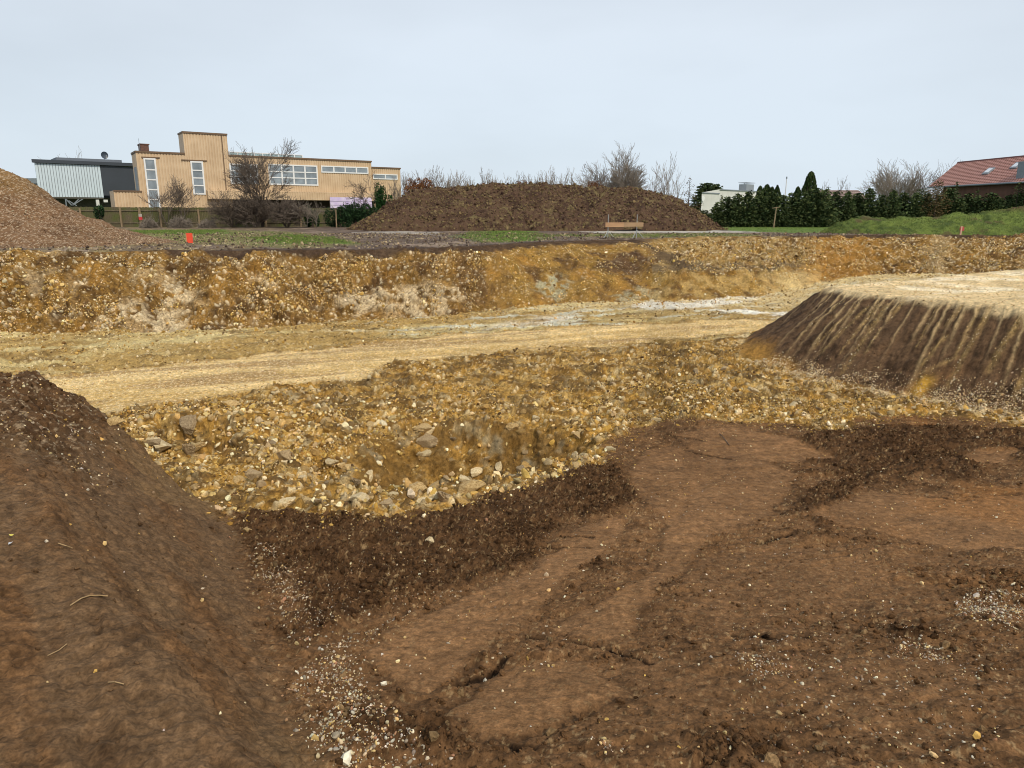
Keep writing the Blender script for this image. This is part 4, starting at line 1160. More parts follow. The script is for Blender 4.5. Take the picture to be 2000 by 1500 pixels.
# a strip of a farther flat-roofed building past the hall
FB = Frame(20, 130, 74, 130)
z1_, z2_ = FB.at(60, 348)[1], FB.at(60, 372)[1]
m_ = MB().box(0, FB.L, 0, 6, 0, z1_ - 1.1).box(0, FB.L, -.05, 6, z1_ - .9, z1_)
o = m_.build('low_building', M_STEELGREY, None, (*FB.a, 0)); o.rotation_euler = (0, 0, FB.rz)
tag(o, 'grey flat-roofed building edge just showing left of the pale hall', 'building')

# white flat-roofed building on the right
FW = Frame(1371, 100, 1480, 112, 375)
wb = FW.empty('white_building'); tag(wb, 'white rendered flat-roofed building behind the conifer hedge', 'building')
kl = FW.lean(1371) + .05; zw = FW.at(1430, 371)[1]; zl = FW.at(1372, 376)[1]
L2 = FW.at(1500, 371)[0]
MB().poly([(0, 0, 0), (L2, 0, 0), (L2, 0, zw), (FW.at(1405, 373)[0], 0, zw), (0, 0, zl)]).quad((9 * kl, 9, 0), (0, 0, 0), (0, 0, zl), (9 * kl, 9, zl)).quad((L2, 0, 0), (L2, 9, 0), (L2, 9, zw), (L2, 0, zw)).build('wall', M_CONC, wb)
MB().prism([(-.1, -.12, zl - .1), (FW.at(1405, 373)[0], -.12, zl - .1), (FW.at(1405, 373)[0], 2, zl - .1), (2 * kl, 2, zl - .1)], (0, 0, .13)).prism([(FW.at(1405, 373)[0], -.12, zw - .1), (L2 + .1, -.12, zw - .1), (L2 + .1 + 9 * kl, 9, zw - .1), (FW.at(1405, 373)[0] + 9 * kl, 9, zw - .1)], (0, 0, .13)).build('roof', M_STEELGREY, wb)
k0, k1 = FW.at(1458, 362, 1.0), FW.at(1473, 359, 1.0)
c_ = MB().box(k0[0], k1[0], 1, 2.2, zw, FW.at(1465, 360, 1.)[1]).build('chimney', M_METAL, wb)
MB().box(k0[0] - .1, k1[0] + .15, .9, 2.3, FW.at(1465, 357.5, 1.)[1], FW.at(1465, 356.5, 1.)[1]).box(k0[0] + .3, k0[0] + .36, 1.5, 1.56, FW.at(1465, 360, 1.)[1], FW.at(1465, 357.5, 1.)[1]).build('cowl', M_METAL, c_)
o_ = FW.at(1371, 388, -.1)
MB().tube((o_[0] + .1, -.25, o_[1]), (o_[0] + .1, -.2, o_[1]), .38, sides=16).build('wall_lamp', M_WHITE, wb)

# tiled roofs
def tiled_roof_mat(name, c1, c2, c3):
    m = bpy.data.materials.new(name); m.use_nodes = True; N, L = m.node_tree.nodes, m.node_tree.links
    b = N['Principled BSDF']; b.inputs['Roughness'].default_value = .7
    tc = N.new('ShaderNodeTexCoord'); bk = N.new('ShaderNodeTexBrick')
    bk.inputs['Scale'].default_value = 1; bk.inputs['Brick Width'].default_value = .3; bk.inputs['Row Height'].default_value = .42
    bk.inputs['Mortar Size'].default_value = .05; bk.inputs['Mortar Smooth'].default_value = .3
    bk.inputs['Color1'].default_value = (*c1, 1); bk.inputs['Color2'].default_value = (*c2, 1); bk.inputs['Mortar'].default_value = (*c3, 1)
    L.new(tc.outputs['UV'], bk.inputs['Vector']); L.new(bk.outputs['Color'], b.inputs['Base Color'])
    return m
M_TILE = tiled_roof_mat('red clay tiles', (.58, .33, .27), (.52, .28, .22), (.28, .12, .10))
M_TILE_B = tiled_roof_mat('weathered brown tiles', (.36, .26, .21), (.28, .20, .17), (.13, .09, .08))
M_BROWNW = mat_new('reddish brown boarding', (.15, .062, .035), rough=.7, noise_amt=.35, noise_scale=3, stretch=(1, 1, .2))
def tile_courses(name, mat, parent, e0, e1, r0, r1, rows, th=.06):
    """overlapping tile courses from eave (e0-e1) to ridge (r0-r1)"""
    e0, e1, r0, r1 = map(np.array, (e0, e1, r0, r1)); V = []; Fc = []
    nrm = np.cross(e1 - e0, r0 - e0); nrm = nrm / np.linalg.norm(nrm); nrm = nrm if nrm[2] > 0 else -nrm
    for i in range(rows):
        a, b = i / rows, (i + 1.02) / rows
        pa, pb = e0 + (r0 - e0) * a, e1 + (r1 - e1) * a; pc, pd = e1 + (r1 - e1) * b, e0 + (r0 - e0) * b
        k = len(V); V += [pa + nrm * th, pb + nrm * th, pc + nrm * .005, pd + nrm * .005, pa, pb]
        Fc += [(k, k + 1, k + 2, k + 3), (k + 4, k + 5, k + 1, k)]
    me = bpy.data.meshes.new(name); me.from_pydata([tuple(v) for v in V], [], Fc); me.materials.append(mat)
    uv = me.uv_layers.new(name='UVMap'); L = np.linalg.norm(e1 - e0)
    for p in me.polygons:
        for li in p.loop_indices:
            v = np.array(me.vertices[me.loops[li].vertex_index].co); uv.data[li].uv = (float((v - e0) @ (e1 - e0) / L), float(v[2]) * .42 / ((r0[2] - e0[2]) / rows) - .05)
    return link(name, me, parent)
RH = empty('red_roofed_house', (44.5, 80, 0), math.atan2(-.98, .18)); tag(RH, 'house with a red tiled roof, skylights and brown boarded wall', 'house')
# local x runs along the eave towards the viewer, local y to the right (away)
def rh_local(p):
    a = RH.rotation_euler[2]; dx, dy = p[0] - 44.5, p[1] - 80
    return (dx * math.cos(a) + dy * math.sin(a), -dx * math.sin(a) + dy * math.cos(a), p[2])
E0 = at_depth(1812, 366, 78); zE = E0[2]
def on_level(px, py, z): return unp(px, py, z)
E1 = on_level(2000, 356, zE) if ray(2000, 356)[2] > 0 else E0
R0_ = at_depth(1871, 318, 79.5); zR = R0_[2]
kk = 2.4
E1 = tuple(E0[i] + (E1[i] - E0[i]) * kk for i in range(3)); Rr = on_level(2000, 305.5, zR)
R1_ = tuple(R0_[i] + (Rr[i] - R0_[i]) * kk for i in range(3))
le0, le1, lr0, lr1 = map(rh_local, (E0, E1, R0_, R1_))
rf = tile_courses('roof', M_TILE, RH, le0, le1, lr0, lr1, 17)
vv = np.array(lr0) - np.array(le0); hz_ = vv * np.array([1, 1, 0]);
bx = tuple(np.array(le0) + np.array([hz_[0] * 2 * 0 + hz_[0], hz_[1] * 2, 0]) + np.array([hz_[0], 0, 0]))
be0 = (lr0[0] + hz_[0] * 0 + .0, lr0[1] + hz_[1], le0[2]); be1 = (lr1[0], lr1[1] + hz_[1], le1[2])
MB().quad(lr0, lr1, be1, be0).build('roof', M_TILE, RH)
MB().tube(lr0, lr1, .12, sides=6).build('ridge', mat_new('dark ridge tiles', (.16, .06, .05), rough=.7), RH)
MB().tube(le0, le1, .09, sides=6).build('gutter', M_STEELGREY, RH)
q = .5
m_ = MB()
w0 = (le0[0] + 1.6, le0[1] + q, 0); w1 = (le1[0], le1[1] + q, 0)
m_.quad(w0, w1, (w1[0], w1[1], zE - .05), (w0[0], w0[1], zE - .05)).quad((w0[0], w0[1] + 6, 0), w0, (w0[0], w0[1], zE - .05), (w0[0], w0[1] + 6, zE - .05))
m_.build('wall', M_BROWNW, RH)
def on_roof(px, py):
    """point of the near roof slope under a photo pixel, in house coordinates"""
    d = np.array(ray(px, py)); o = np.array([0, 0, EYE])
    A, B, Cc = np.array(E0), np.array(E1), np.array(R0_)
    nn = np.cross(B - A, Cc - A); k = ((A - o) @ nn) / (d @ nn)
    p = o + d * k; nn = nn / np.linalg.norm(nn); nn = nn if nn[2] > 0 else -nn
    return np.array(rh_local(p))
nl = np.cross(np.array(le1) - np.array(le0), np.array(lr0) - np.array(le0)); nl /= np.linalg.norm(nl); nl = nl if nl[2] > 0 else -nl
for quadp in (((1918, 342), (1930, 341.5), (1945, 329.5), (1933, 330)), ((1972, 331), (1985, 330), (1998, 319), (1986, 319.5))):
    ps = [on_roof(*p) for p in quadp]
    f_ = MB().prism([tuple(p + nl * .02) for p in ps], tuple(nl * .14)).build('skylight', M_STEELGREY, RH)
    c = sum(ps) / 4
    MB().prism([tuple(c + (p - c) * .68 + nl * .165) for p in ps], tuple(nl * .02)).build('pane', mat_new('bright skylight glass', (.62, .66, .70), rough=.1, spec=.8), f_)
p0, p1 = on_roof(1990, 346), on_roof(2003, 346)
cw = max(.5, abs(p1[0] - p0[0]))
MB().box(p0[0], p0[0] + cw, p0[1] - .3, p0[1] + .8, p0[2] - .2, p0[2] + 1.35).build('chimney', M_STEELGREY, RH)
w_z0, w_z1 = zE - 1.25, zE - .45
def proj_px(p):
    a = RH.rotation_euler[2]; x = 44.5 + p[0] * math.cos(a) - p[1] * math.sin(a); y = 80 + p[0] * math.sin(a) + p[1] * math.cos(a)
    d = y * math.cos(TH) + (EYE - p[2]) * math.sin(TH); return 1000 + FPX * x / d
ss_ = np.linspace(w0[0], w1[0], 400); pp_ = np.array([proj_px((a, w0[1], 3)) for a in ss_])
sa, sb = np.interp([1932, 1960], pp_, ss_)
wf = MB().box(sa, sb, w0[1] - .08, w0[1] - .01, zE - .95, zE - .25).build('window', M_STEELGREY, RH)
MB().box(sa + .1, sb - .1, w0[1] - .10, w0[1] - .085, zE - .88, zE - .32).build('pane', M_GLASS, wf)
MB().box(sa - .3, sb + .1, w0[1] - .14, w0[1] - .02, zE - 1.02, zE - .96).build('sill', M_CONC, wf)
# low brown-tiled house far behind the hedge
FL = Frame(1588, 118, 1704, 118, 380)
lb = FL.empty('brown_roofed_house'); tag(lb, 'low house with a weathered brown tiled roof beyond the dark hedge', 'house')
zr1, zr0 = FL.at(1640, 372)[1], FL.at(1640, 372)[1] - 1.7
tile_courses('roof', M_TILE_B, lb, (0, 0, zr0), (FL.L, 0, zr0), (0, 5, zr1 + .2), (FL.L, 5, zr1 + .2), 7)
MB().box(.3, FL.L - .3, .4, 8, 0, zr0).build('wall', M_CONC, lb)
MB().box(FL.at(1592, 370)[0], FL.at(1605, 370)[0], 4.2, 5, zr1 - .3, FL.at(1600, 366.5)[1] + .1).build('chimney', M_RUST, lb)

# ------------------------------------------------------------------ fence
FF = Frame(95, 67, 770, 71, 430)
fence = FF.empty('board_fence'); tag(fence, 'mossy weathered board fence in front of the tan building', 'fence')
M_FENCE = mat_new('mossy fence boards', (.11, .085, .055), rough=.95, col2=(.085, .10, .025), noise_scale=1.1, bump=.3, bump_scale=9)
m_ = MB(); r = random.Random(3); s = 0; ztop = FF.at(300, 404)[1]
while s < FF.L:
    w_ = r.uniform(.13, .17); dz = r.uniform(-.03, .02)
    m_.box(s, s + w_ - .012, r.uniform(-.006, .006), .03, .02, ztop + dz - .012 * s * .3); s += w_
m_.build('board_panel', M_FENCE, fence)
for zq in (.45, 1.55):
    MB().box(0, FF.L, -.07, -.008, zq, zq + .1).build('rail', mat_new('fence rail wood', (.16, .13, .08), rough=.9, noise_amt=.4, noise_scale=3), fence)
for pxp in (160, 198, 238, 275, 315, 390, 452, 520, 588, 656, 720):
    s = FF.at(pxp, 430)[0]
    MB().box(s - .07, s + .07, -.2, -.075, 0, ztop + r.uniform(-.2, .05)).build('post', M_WOOD, fence)
sg = FF.at(274, 420, -.3)
o = empty('marker_sign', (*(FF.a + FF.e * sg[0] - FF.n * .3), 0), FF.rz); tag(o, 'red and white painted marker board standing against the mossy fence', 'marker')
MB().box(-.16, .16, -.03, 0, .75, 1.05).build('red_panel', mat_new('signal red paint', (.62, .05, .05), rough=.5, noise_amt=.15), o)
MB().box(-.15, .15, -.028, .002, 1.054, 1.32).build('white_panel', mat_new('worn pale board', (.50, .44, .38), rough=.8, noise_amt=.3, noise_scale=6), o)
MB().box(-.05, .05, .004, .06, 0, 1.78).build('post', M_WOOD, o)

# ------------------------------------------------------------------ markers and batter board
M_RED = mat_new('fluorescent red paint', (.78, .07, .025), rough=.6, noise_amt=.15, noise_scale=8)
def gz(x, y): return float(zbase(np.array([x]), np.array([y]))[0])
p = unp(371, 476, 0)
o = empty('survey_marker', (p[0], p[1], 0), .35); tag(o, 'bright red three-sided wooden survey marker on the rim grass', 'survey marker')
hh = at_depth(371, 455, p[1])[2]
MB().box(-.11, .11, -.015, .005, .02, hh).build('front_board', M_RED, o, bevel=.004)
MB().box(-.135, -.112, -.015, .12, 0, hh + .01).build('side_board', mat_new('faded orange board', (.62, .30, .13), rough=.8, noise_amt=.25, noise_scale=9), o, bevel=.003)
MB().box(.112, .132, -.015, .12, 0, hh - .01).build('side_board', M_RED, o, bevel=.003)
p = at_depth(1877, 450, 45.8)
o = empty('survey_peg', (p[0], p[1], 0), .2); tag(o, 'small red-topped wooden peg at the foot of the grassy bank', 'survey peg')
hh = at_depth(1877, 441, p[1])[2]
MB().box(-.045, .045, -.03, .03, 0, hh * .98).build('stake', mat_new('peg wood', (.60, .36, .26), rough=.8, noise_amt=.2), o)
MB().box(.046, .2, -.02, .02, hh * .45, hh * .9).box(-.1, -.046, -.02, .02, hh * .5, hh * .85).build('red_flag', mat_new('dull red tape', (.36, .06, .05), rough=.8), o)
# batter board
pA, pB = unp(1187, 466, 0), unp(1243, 465, 0)
bb = empty('batter_board', (pA[0], pA[1], 0), math.atan2(pB[1] - pA[1], pB[0] - pA[0]))
tag(bb, 'pine batter board fixed across two thin steel stakes at the rim', 'batter board')
Lb = math.hypot(pB[0] - pA[0], pB[1] - pA[1]); hs = at_depth(1187, 419, pA[1])[2]
zb0, zb1 = at_depth(1215, 443.5, pA[1])[2], at_depth(1215, 434.5, pA[1])[2]
for s_ in (0, Lb):
    st_ = MB().tube((s_, 0, 0), (s_, 0, hs), .022, sides=8).build('stake', M_METAL, bb)
    MB().tube((s_, 0, .42), (s_ - .35, -.1, 0), .014, sides=6).tube((s_, 0, .42), (s_ + .32, -.2, 0), .014, sides=6).tube((s_, 0, .42), (s_ + .05, .35, 0), .014, sides=6).build('strut', M_METAL, st_)
e_ = Lb * .11
MB().box(-e_, Lb * .52, -.06, -.03, zb0, zb1).build('plank', M_PLANK, bb, bevel=.004)
MB().box(Lb * .522, Lb + e_ * 1.9, -.06, -.03, zb0 + .01, zb1 - .005).build('plank', mat_new('greyer pine plank', (.38, .25, .14), rough=.8, noise_amt=.3, noise_scale=8, stretch=(.2, 1, 1)), bb, bevel=.004)
# poles
p = at_depth(1533, 390, 76)
o = empty('pole', (p[0], 76, 0)); tag(o, 'slim white pole rising out of the hedge', 'pole')
ht = at_depth(1533, 345, 76)[2]
MB().tube((0, 0, 0), (0, 0, ht - .2), .055, .045).build('shaft', M_WHITE, o); MB().tube((0, 0, ht - .2), (0, 0, ht), .075, .06).build('cap', M_STEELGREY, o)
p = at_depth(1512, 430, 65.5)
o = empty('wooden_post', (p[0], 65.5, .1)); tag(o, 'old leaning wooden post with a crossbar in front of the hedge', 'post')
ht = at_depth(1512, 404, 65.5)[2]
MB().tube((0, 0, -.1), (.1, 0, ht - .1), .07, .05, 7).build('shaft', M_WOOD, o); MB().tube((-.25, 0, ht - .22), (.42, 0, ht - .12), .04, .03, 6).build('crossbar', M_WOOD, o)
p = at_depth(657, 440, 66)
o = MB().tube((0, 0, 0), (.03, 0, at_depth(656, 409, 66)[2]), .06, .05, 7).build('fence_stake', M_WOOD, None, (p[0], 66, 0)); tag(o, 'bare grey stake standing before the laurel bushes', 'stake')

# ------------------------------------------------------------------ trees and shrubs
M_BARK = mat_new('bark', (.085, .066, .05), rough=.9, noise_amt=.35, noise_scale=4)
M_BARK_L = mat_new('pale bark', (.17, .15, .125), rough=.9, noise_amt=.3, noise_scale=4)
M_TWIG = mat_new('twigs', (.13, .10, .078), rough=.9, noise_amt=.3, noise_scale=2)
M_TWIG_L = mat_new('pale twigs', (.24, .20, .16), rough=.9, noise_amt=.3, noise_scale=2)
M_LEAF = mat_vcol('foliage', rough=.7, fine=.2, scales=(3,), bump=0)

def tubes_np(name, segs, mat, parent, sides=4):
    A = np.array([s[0] for s in segs], float); B = np.array([s[1] for s in segs], float)
    ra = np.array([s[2] for s in segs]); rb = np.array([s[3] for s in segs])
    d = B - A; d /= np.maximum(np.linalg.norm(d, axis=1, keepdims=True), 1e-9)
    up = np.where(np.abs(d[:, 2:3]) < .9, np.array([[0, 0, 1.0]]), np.array([[1.0, 0, 0]]))
    u = np.cross(d, up); u /= np.linalg.norm(u, axis=1, keepdims=True); v = np.cross(d, u)
    t = np.arange(sides) * math.tau / sides
    ring = u[:, None] * np.cos(t)[None, :, None] + v[:, None] * np.sin(t)[None, :, None]
    V = np.concatenate([A[:, None] + ring * ra[:, None, None], B[:, None] + ring * rb[:, None, None]], 1).reshape(-1, 3)
    i = np.arange(sides); j = (i + 1) % sides
    f = np.stack([i, j, j + sides, i + sides], 1)[None] + (np.arange(len(segs)) * 2 * sides)[:, None, None]
    return link(name, mesh_np(name, V, f.reshape(-1, 4), mat, smooth=sides > 3), parent)

def grow(segs_t, segs_c, p, d, L, rad, lev, r, o):
    n = 3 if lev < 2 else 2
    seg = L / n; q = np.array(p, float); dd = np.array(d, float)
    for k in range(n):
        dd = dd + np.array([r.gauss(0, 1), r.gauss(0, 1), r.gauss(0, 1)]) * o['wob'] + np.array([0, 0, o['up'] * (1 if lev else .3)])
        dd /= np.linalg.norm(dd)
        q2 = q + dd * seg; r0 = rad * (1 - .45 * k / n); r1 = rad * (1 - .45 * (k + 1) / n)
        (segs_t if lev == 0 else segs_c).append((q, q2, r0, max(r1, o['rmin'])))
        q = q2
        if lev < o['lev'] and (k > 0 or lev > 0 or o.get('low')):
            for c in range(o['kids'][min(lev, len(o['kids']) - 1)]):
                ax = np.array([r.gauss(0, 1), r.gauss(0, 1), r.gauss(0, .5)]); ax -= dd * (ax @ dd); ax /= np.linalg.norm(ax)
                a = o['ang'] * r.uniform(.6, 1.3)
                nd = dd * math.cos(a) + ax * math.sin(a)
                grow(segs_t, segs_c, q, nd, L * o['len'] * r.uniform(.7, 1.15), max(r1 * .62, o['rmin']), lev + 1, r, o)
def bare_tree(name, loc, H, seed, label=None, cat='tree', group=None, stems=1, lean=.12, lev=4, kids=(2, 2, 2, 2), ang=.6, length=.68, up=.05, wob=.10, rad=.11, rmin=.010, trunk=.4, mt=None, mc=None, low=False, parent=None, spread=None):
    r = random.Random(seed); st, sc = [], []
    o = dict(wob=wob, up=up, lev=lev, kids=kids, ang=ang, len=length, rmin=rmin, low=low)
    for k in range(stems):
        a = (seed * 1.7 + k * 2.399 + r.uniform(-.3, .3)) if stems > 1 else r.uniform(0, math.tau); ln = lean * (1 if stems == 1 else 1.0) * (r.uniform(.3, 1) if stems > 1 else 1)
        d = np.array([math.cos(a) * ln, math.sin(a) * ln, 1.0]); d /= np.linalg.norm(d)
        off = (math.cos(a) * .03 * (stems > 1), math.sin(a) * .03 * (stems > 1), 0)
        grow(st, sc, off, d, H * trunk * r.uniform(.85, 1.1), rad * r.uniform(.7, 1.0), 0, r, o)
    zmax = float(np.percentile([s[1][2] for s in st + sc], 99.2)); k = H / zmax
    f = lambda L_: [(s[0] * k, s[1] * k, s[2], s[3]) for s in L_]
    root = empty(name, loc)
    tubes_np('trunk', f(st), mt or M_BARK, root, 6)
    if sc: tubes_np('crown', f(sc), mc or M_TWIG, root, 3)
    if label: tag(root, label, cat, group)
    return root

def leafmesh(name, P, N_, size, cols, seed, parent, aspect=1.6, droop=0):
    r = np.random.default_rng(seed); n = len(P)
    a = r.normal(size=(n, 3)); a /= np.linalg.norm(a, axis=1, keepdims=True)
    if N_ is not None:
        a = a * .5 + N_; a /= np.linalg.norm(a, axis=1, keepdims=True)
    b = np.cross(a, r.normal(size=(n, 3))); b /= np.linalg.norm(b, axis=1, keepdims=True)
    s = (size * r.uniform(.6, 1.3, n))[:, None]
    V = np.stack([P - b * s / aspect * .5, P + a * s * .5, P + b * s / aspect * .5, P - a * s * .5], 1).reshape(-1, 3)
    c = np.repeat(np.array(cols)[r.integers(0, len(cols), n)] * r.uniform(.75, 1.3, (n, 1)), 4, axis=0)
    return link(name, mesh_np(name, V, np.arange(n * 4).reshape(-1, 4), M_LEAF, c), parent)

GREEN_D = [(.046, .068, .026), (.030, .050, .020), (.080, .100, .036)]
GREEN_H = [(.065, .092, .034), (.038, .060, .024), (.105, .130, .048)]
def spruce(name, loc, H, R, seed, cols=GREEN_D, label=None, cat='conifer', group=None, dens=1.0, leaf=.17, gap=0, pw=.75, spire=0.0):
    r = np.random.default_rng(seed); P = []; N_ = []; segs = []
    levels = int(H / .16)
    for i in range(levels):
        z = H * (.03 + .95 * i / levels); tz = 1 - z / H
        rad = R * tz ** pw * r.uniform(.8, 1.12)
        if spire and z > H * (1 - spire): rad *= .45
        nb = int((7 + 4 * tz) * dens)
        a0 = r.uniform(0, math.tau)
        for k in range(nb):
            if gap and r.uniform() < gap: continue
            a = a0 + k * math.tau / nb + r.normal() * .15; L = rad * r.uniform(.75, 1.15)
            m = max(2, int(L / .11))
            t = (np.arange(m) + r.uniform(.2, 1)) / m
            dz = -.25 * L * t + .18 * L * t ** 2
            q = np.stack([np.cos(a) * L * t, np.sin(a) * L * t, z + dz], 1)
            q += r.normal(size=q.shape) * .05
            P.append(q); N_.append(np.repeat([[math.cos(a), math.sin(a), -.1]], m, 0))
            segs.append((np.array([0, 0, z]), q[-1], .012, .006))
    P = np.concatenate(P); N_ = np.concatenate(N_)
    root = empty(name, loc)
    tubes_np('trunk', [(np.array([0, 0, -.1]), np.array([0, 0, H * .5]), .08, .05), (np.array([0, 0, H * .5]), np.array([0, 0, H]), .05, .008)], M_BARK, root, 6)
    leafmesh('crown', P, N_, leaf, cols, seed, root, aspect=1.9)
    if label: tag(root, label, cat, group)
    return root
def copy_tree(o, loc, rz, sc, label=None, group=None):
    c = o.copy(); COL.objects.link(c); c.location = loc; c.rotation_euler = (0, 0, rz); c.scale = sc
    for ch in o.children:
        d = ch.copy(); COL.objects.link(d); d.parent = c
    if label: c['label'] = label
    if group: c['group'] = group
    return c
def bushy(name, loc, rx, ry, rz_, n, seed, cols, label, cat='shrub', leaf=.16, lumps=9, stem=True, z0=.1):
    r = np.random.default_rng(seed); P = []
    for k in range(lumps):
        a = r.uniform(0, math.tau); q = r.uniform(.2, .75); c = np.array([math.cos(a) * q * rx, math.sin(a) * q * ry, z0 + (rz_ - z0) * r.uniform(.28, .72)])
        s = r.normal(size=(n // lumps, 3)); s /= np.linalg.norm(s, axis=1, keepdims=True); s *= r.uniform(.35, 1, (len(s), 1)) ** .4
        P.append(c + s * np.array([rx, ry, rz_ - z0]) * r.uniform(.28, .42))
    P = np.concatenate(P); P = P[P[:, 2] > 0]
    root = empty(name, loc)
    sg = [(np.array([0, 0, -.05]), np.array([r.uniform(-rx, rx) * .6, r.uniform(-ry, ry) * .6, rz_ * .8]), .04, .012) for _ in range(6)]
    tubes_np('stem', sg, M_BARK, root, 5)
    leafmesh('foliage', P, None, leaf, cols, seed, root)
    tag(root, label, cat)
    return root
def gp_(px, Yd, z=0.0):
    """ground point below a photo column at a given distance"""
    d = ray(px, 430); k = Yd / d[1]; return (d[0] * k, Yd, z)
def h_at(px, py, Yd): return at_depth(px, py, Yd)[2]

# the big bare tree and the thicket in front of the tan building
bare_tree('bare_tree', gp_(512, 66.5), h_at(495, 282, 66.5), 11, 'tall dark bare tree with ivy-dark fork in front of the factory windows', stems=3, lean=.32, lev=5, kids=(2, 2, 2, 2), ang=.52, length=.68, up=.07, rad=.13, trunk=.36, rmin=.010)
bare_tree('bare_bush', gp_(500, 65.8), h_at(500, 376, 65.8), 12, 'dense dark leafless thicket around the foot of the tall bare tree', 'bush', stems=22, lean=.85, lev=4, kids=(1, 2, 2, 1), ang=.55, length=.66, up=.03, rad=.035, trunk=.42, rmin=.014, low=True)
bare_tree('bare_bush', gp_(560, 65.5), h_at(560, 388, 65.5), 13, 'tangled purple-brown bush right of the tall bare tree', 'bush', stems=18, lean=.9, lev=4, kids=(1, 2, 2, 1), ang=.6, length=.68, up=.02, rad=.03, trunk=.4, rmin=.013, low=True)
bare_tree('bare_bush', gp_(455, 65.6), h_at(450, 378, 65.6), 14, 'arching leafless bush left of the tall bare tree', 'bush', stems=14, lean=.9, lev=4, kids=(1, 2, 2, 1), ang=.55, length=.7, up=.0, rad=.03, trunk=.42, rmin=.012, low=True)
bare_tree('small_tree', gp_(327, 66), h_at(330, 345, 66), 15, 'thin bare sapling growing against the fence below the tall factory window', 'tree', stems=2, lean=.28, lev=4, kids=(2, 2, 2), ang=.5, length=.66, rad=.06, trunk=.4, rmin=.010)
bare_tree('small_tree', gp_(362, 66), h_at(362, 352, 66), 16, 'twin-stemmed bare sapling against the fence, between the two tall windows', 'tree', stems=2, lean=.35, lev=4, kids=(2, 2, 2), ang=.55, length=.66, rad=.055, trunk=.4, rmin=.010)
bare_tree('small_tree', gp_(598, 65.6), h_at(598, 392, 65.6), 17, 'low pale multi-stemmed tree before the fence, nearest the dark thicket', 'tree', stems=3, lean=.35, lev=4, kids=(2, 2, 1), ang=.6, rad=.05, trunk=.5, rmin=.010, mt=M_BARK_L, mc=M_TWIG_L)
bare_tree('small_tree', gp_(617, 65.4), h_at(635, 393, 65.4), 18, 'bent pale bare tree leaning right beside the grey stake', 'tree', stems=2, lean=.8, lev=4, kids=(2, 2, 1), ang=.6, rad=.05, trunk=.5, rmin=.010, mt=M_BARK_L, mc=M_TWIG_L)
bare_tree('small_tree', gp_(735, 70), h_at(735, 341, 70), 19, 'crooked bare fruit tree in front of the low east wing', 'tree', stems=2, lean=.4, lev=4, kids=(2, 2, 2), ang=.8, length=.68, rad=.09, trunk=.36, rmin=.012)
for i, (px, w, h, lb_) in enumerate([(290, 1.3, .85, 'matted brown bramble patch at the left end of the fence foot'), (350, 1.6, 1.0, 'matted brown bramble patch under the two saplings'), (405, 1.3, .8, 'matted brown bramble patch between the saplings and the thicket')]):
    bare_tree('bramble', gp_(px, 64.8), h, 20 + i, lb_, 'bramble', stems=22, lean=2.0, lev=3, kids=(2, 2, 2), ang=.8, length=.8, up=-.05, wob=.25, rad=.018, rmin=.012, trunk=.6, low=True, mc=M_TWIG_L)
LAUREL = [(.020, .042, .018), (.030, .065, .022), (.012, .026, .012)]
bushy('laurel_bush', gp_(668, 67.0), 1.9, 1.0, h_at(668, 394, 67), 5200, 31, LAUREL, 'large dark green laurel bush below the lilac canopy')
bushy('laurel_bush', gp_(716, 67.2), 1.5, 1.0, h_at(716, 400, 67.2), 3600, 32, LAUREL, 'dark green laurel bush half hidden by the foot of the soil heap')
bushy('laurel_bush', gp_(610, 67.3), .7, .8, h_at(610, 402, 67.3), 1500, 33, LAUREL, 'narrow dark green bush between the thicket and the bent tree')
bushy('ivy_bush', gp_(750, 71), 1.0, .9, h_at(748, 362, 71), 3600, 34, [(.030, .085, .022), (.020, .055, .016)], 'tall ivy-green shrub below the low east wing', z0=1.2)
bushy('ivy_bush', gp_(198, 66.4), .55, .4, h_at(198, 400, 66.4), 1300, 35, LAUREL, 'clump of dark ivy climbing the fence below the hall', 'ivy', leaf=.13, z0=.6)
spruce('young_conifer', gp_(694, 69), h_at(692, 370, 69), 1.1, 36, [(.04, .085, .055), (.03, .06, .04)], 'young blue-green conifer in front of the lilac canopy', dens=.45, gap=.35)
# weeds on the flank of the gravel heap
for i, (px, Yd) in enumerate([(92, 41), (104, 41)]):
    pass
bare_tree('weed', gp_(98, 36, .8), 1.3, 41, 'dry weed stalks growing behind the gravel heap', 'weed', stems=9, lean=.5, lev=3, kids=(1, 2, 1), ang=.5, rad=.012, rmin=.009, trunk=.5, low=True)

# behind the soil heap
bare_tree('bare_tree', gp_(1212, 84), h_at(1212, 303, 84), 51, 'wide fan-shaped bare tree rising behind the soil heap', stems=15, lean=1.0, lev=5, kids=(1, 2, 2, 2), ang=.42, length=.68, up=.04, rad=.09, rmin=.010, trunk=.42, mc=M_TWIG_L)
bare_tree('bare_tree', gp_(1165, 86), h_at(1165, 322, 86), 52, 'lower bare tree at the left edge of the fan-shaped tree', stems=4, lean=.6, lev=5, kids=(2, 2, 1, 1), ang=.5, rad=.09, rmin=.014, trunk=.38)
for i, (px, py, lb_) in enumerate([(1298, 302, 'slender upright bare tree just right of the fan-shaped tree'), (1322, 316, 'slender pale bare tree leaning towards the brown spruce'), (1270, 325, 'thin bare tree crowding the right side of the fan-shaped tree')]):
    bare_tree('bare_tree', gp_(px, 82 + i), h_at(px, py, 82 + i), 53 + i, lb_, stems=1, lean=.05, lev=4, kids=(2, 2, 1), ang=.38, length=.55, up=.14, rad=.08, rmin=.012, trunk=.7, mt=M_BARK_L, mc=M_TWIG_L, low=True)
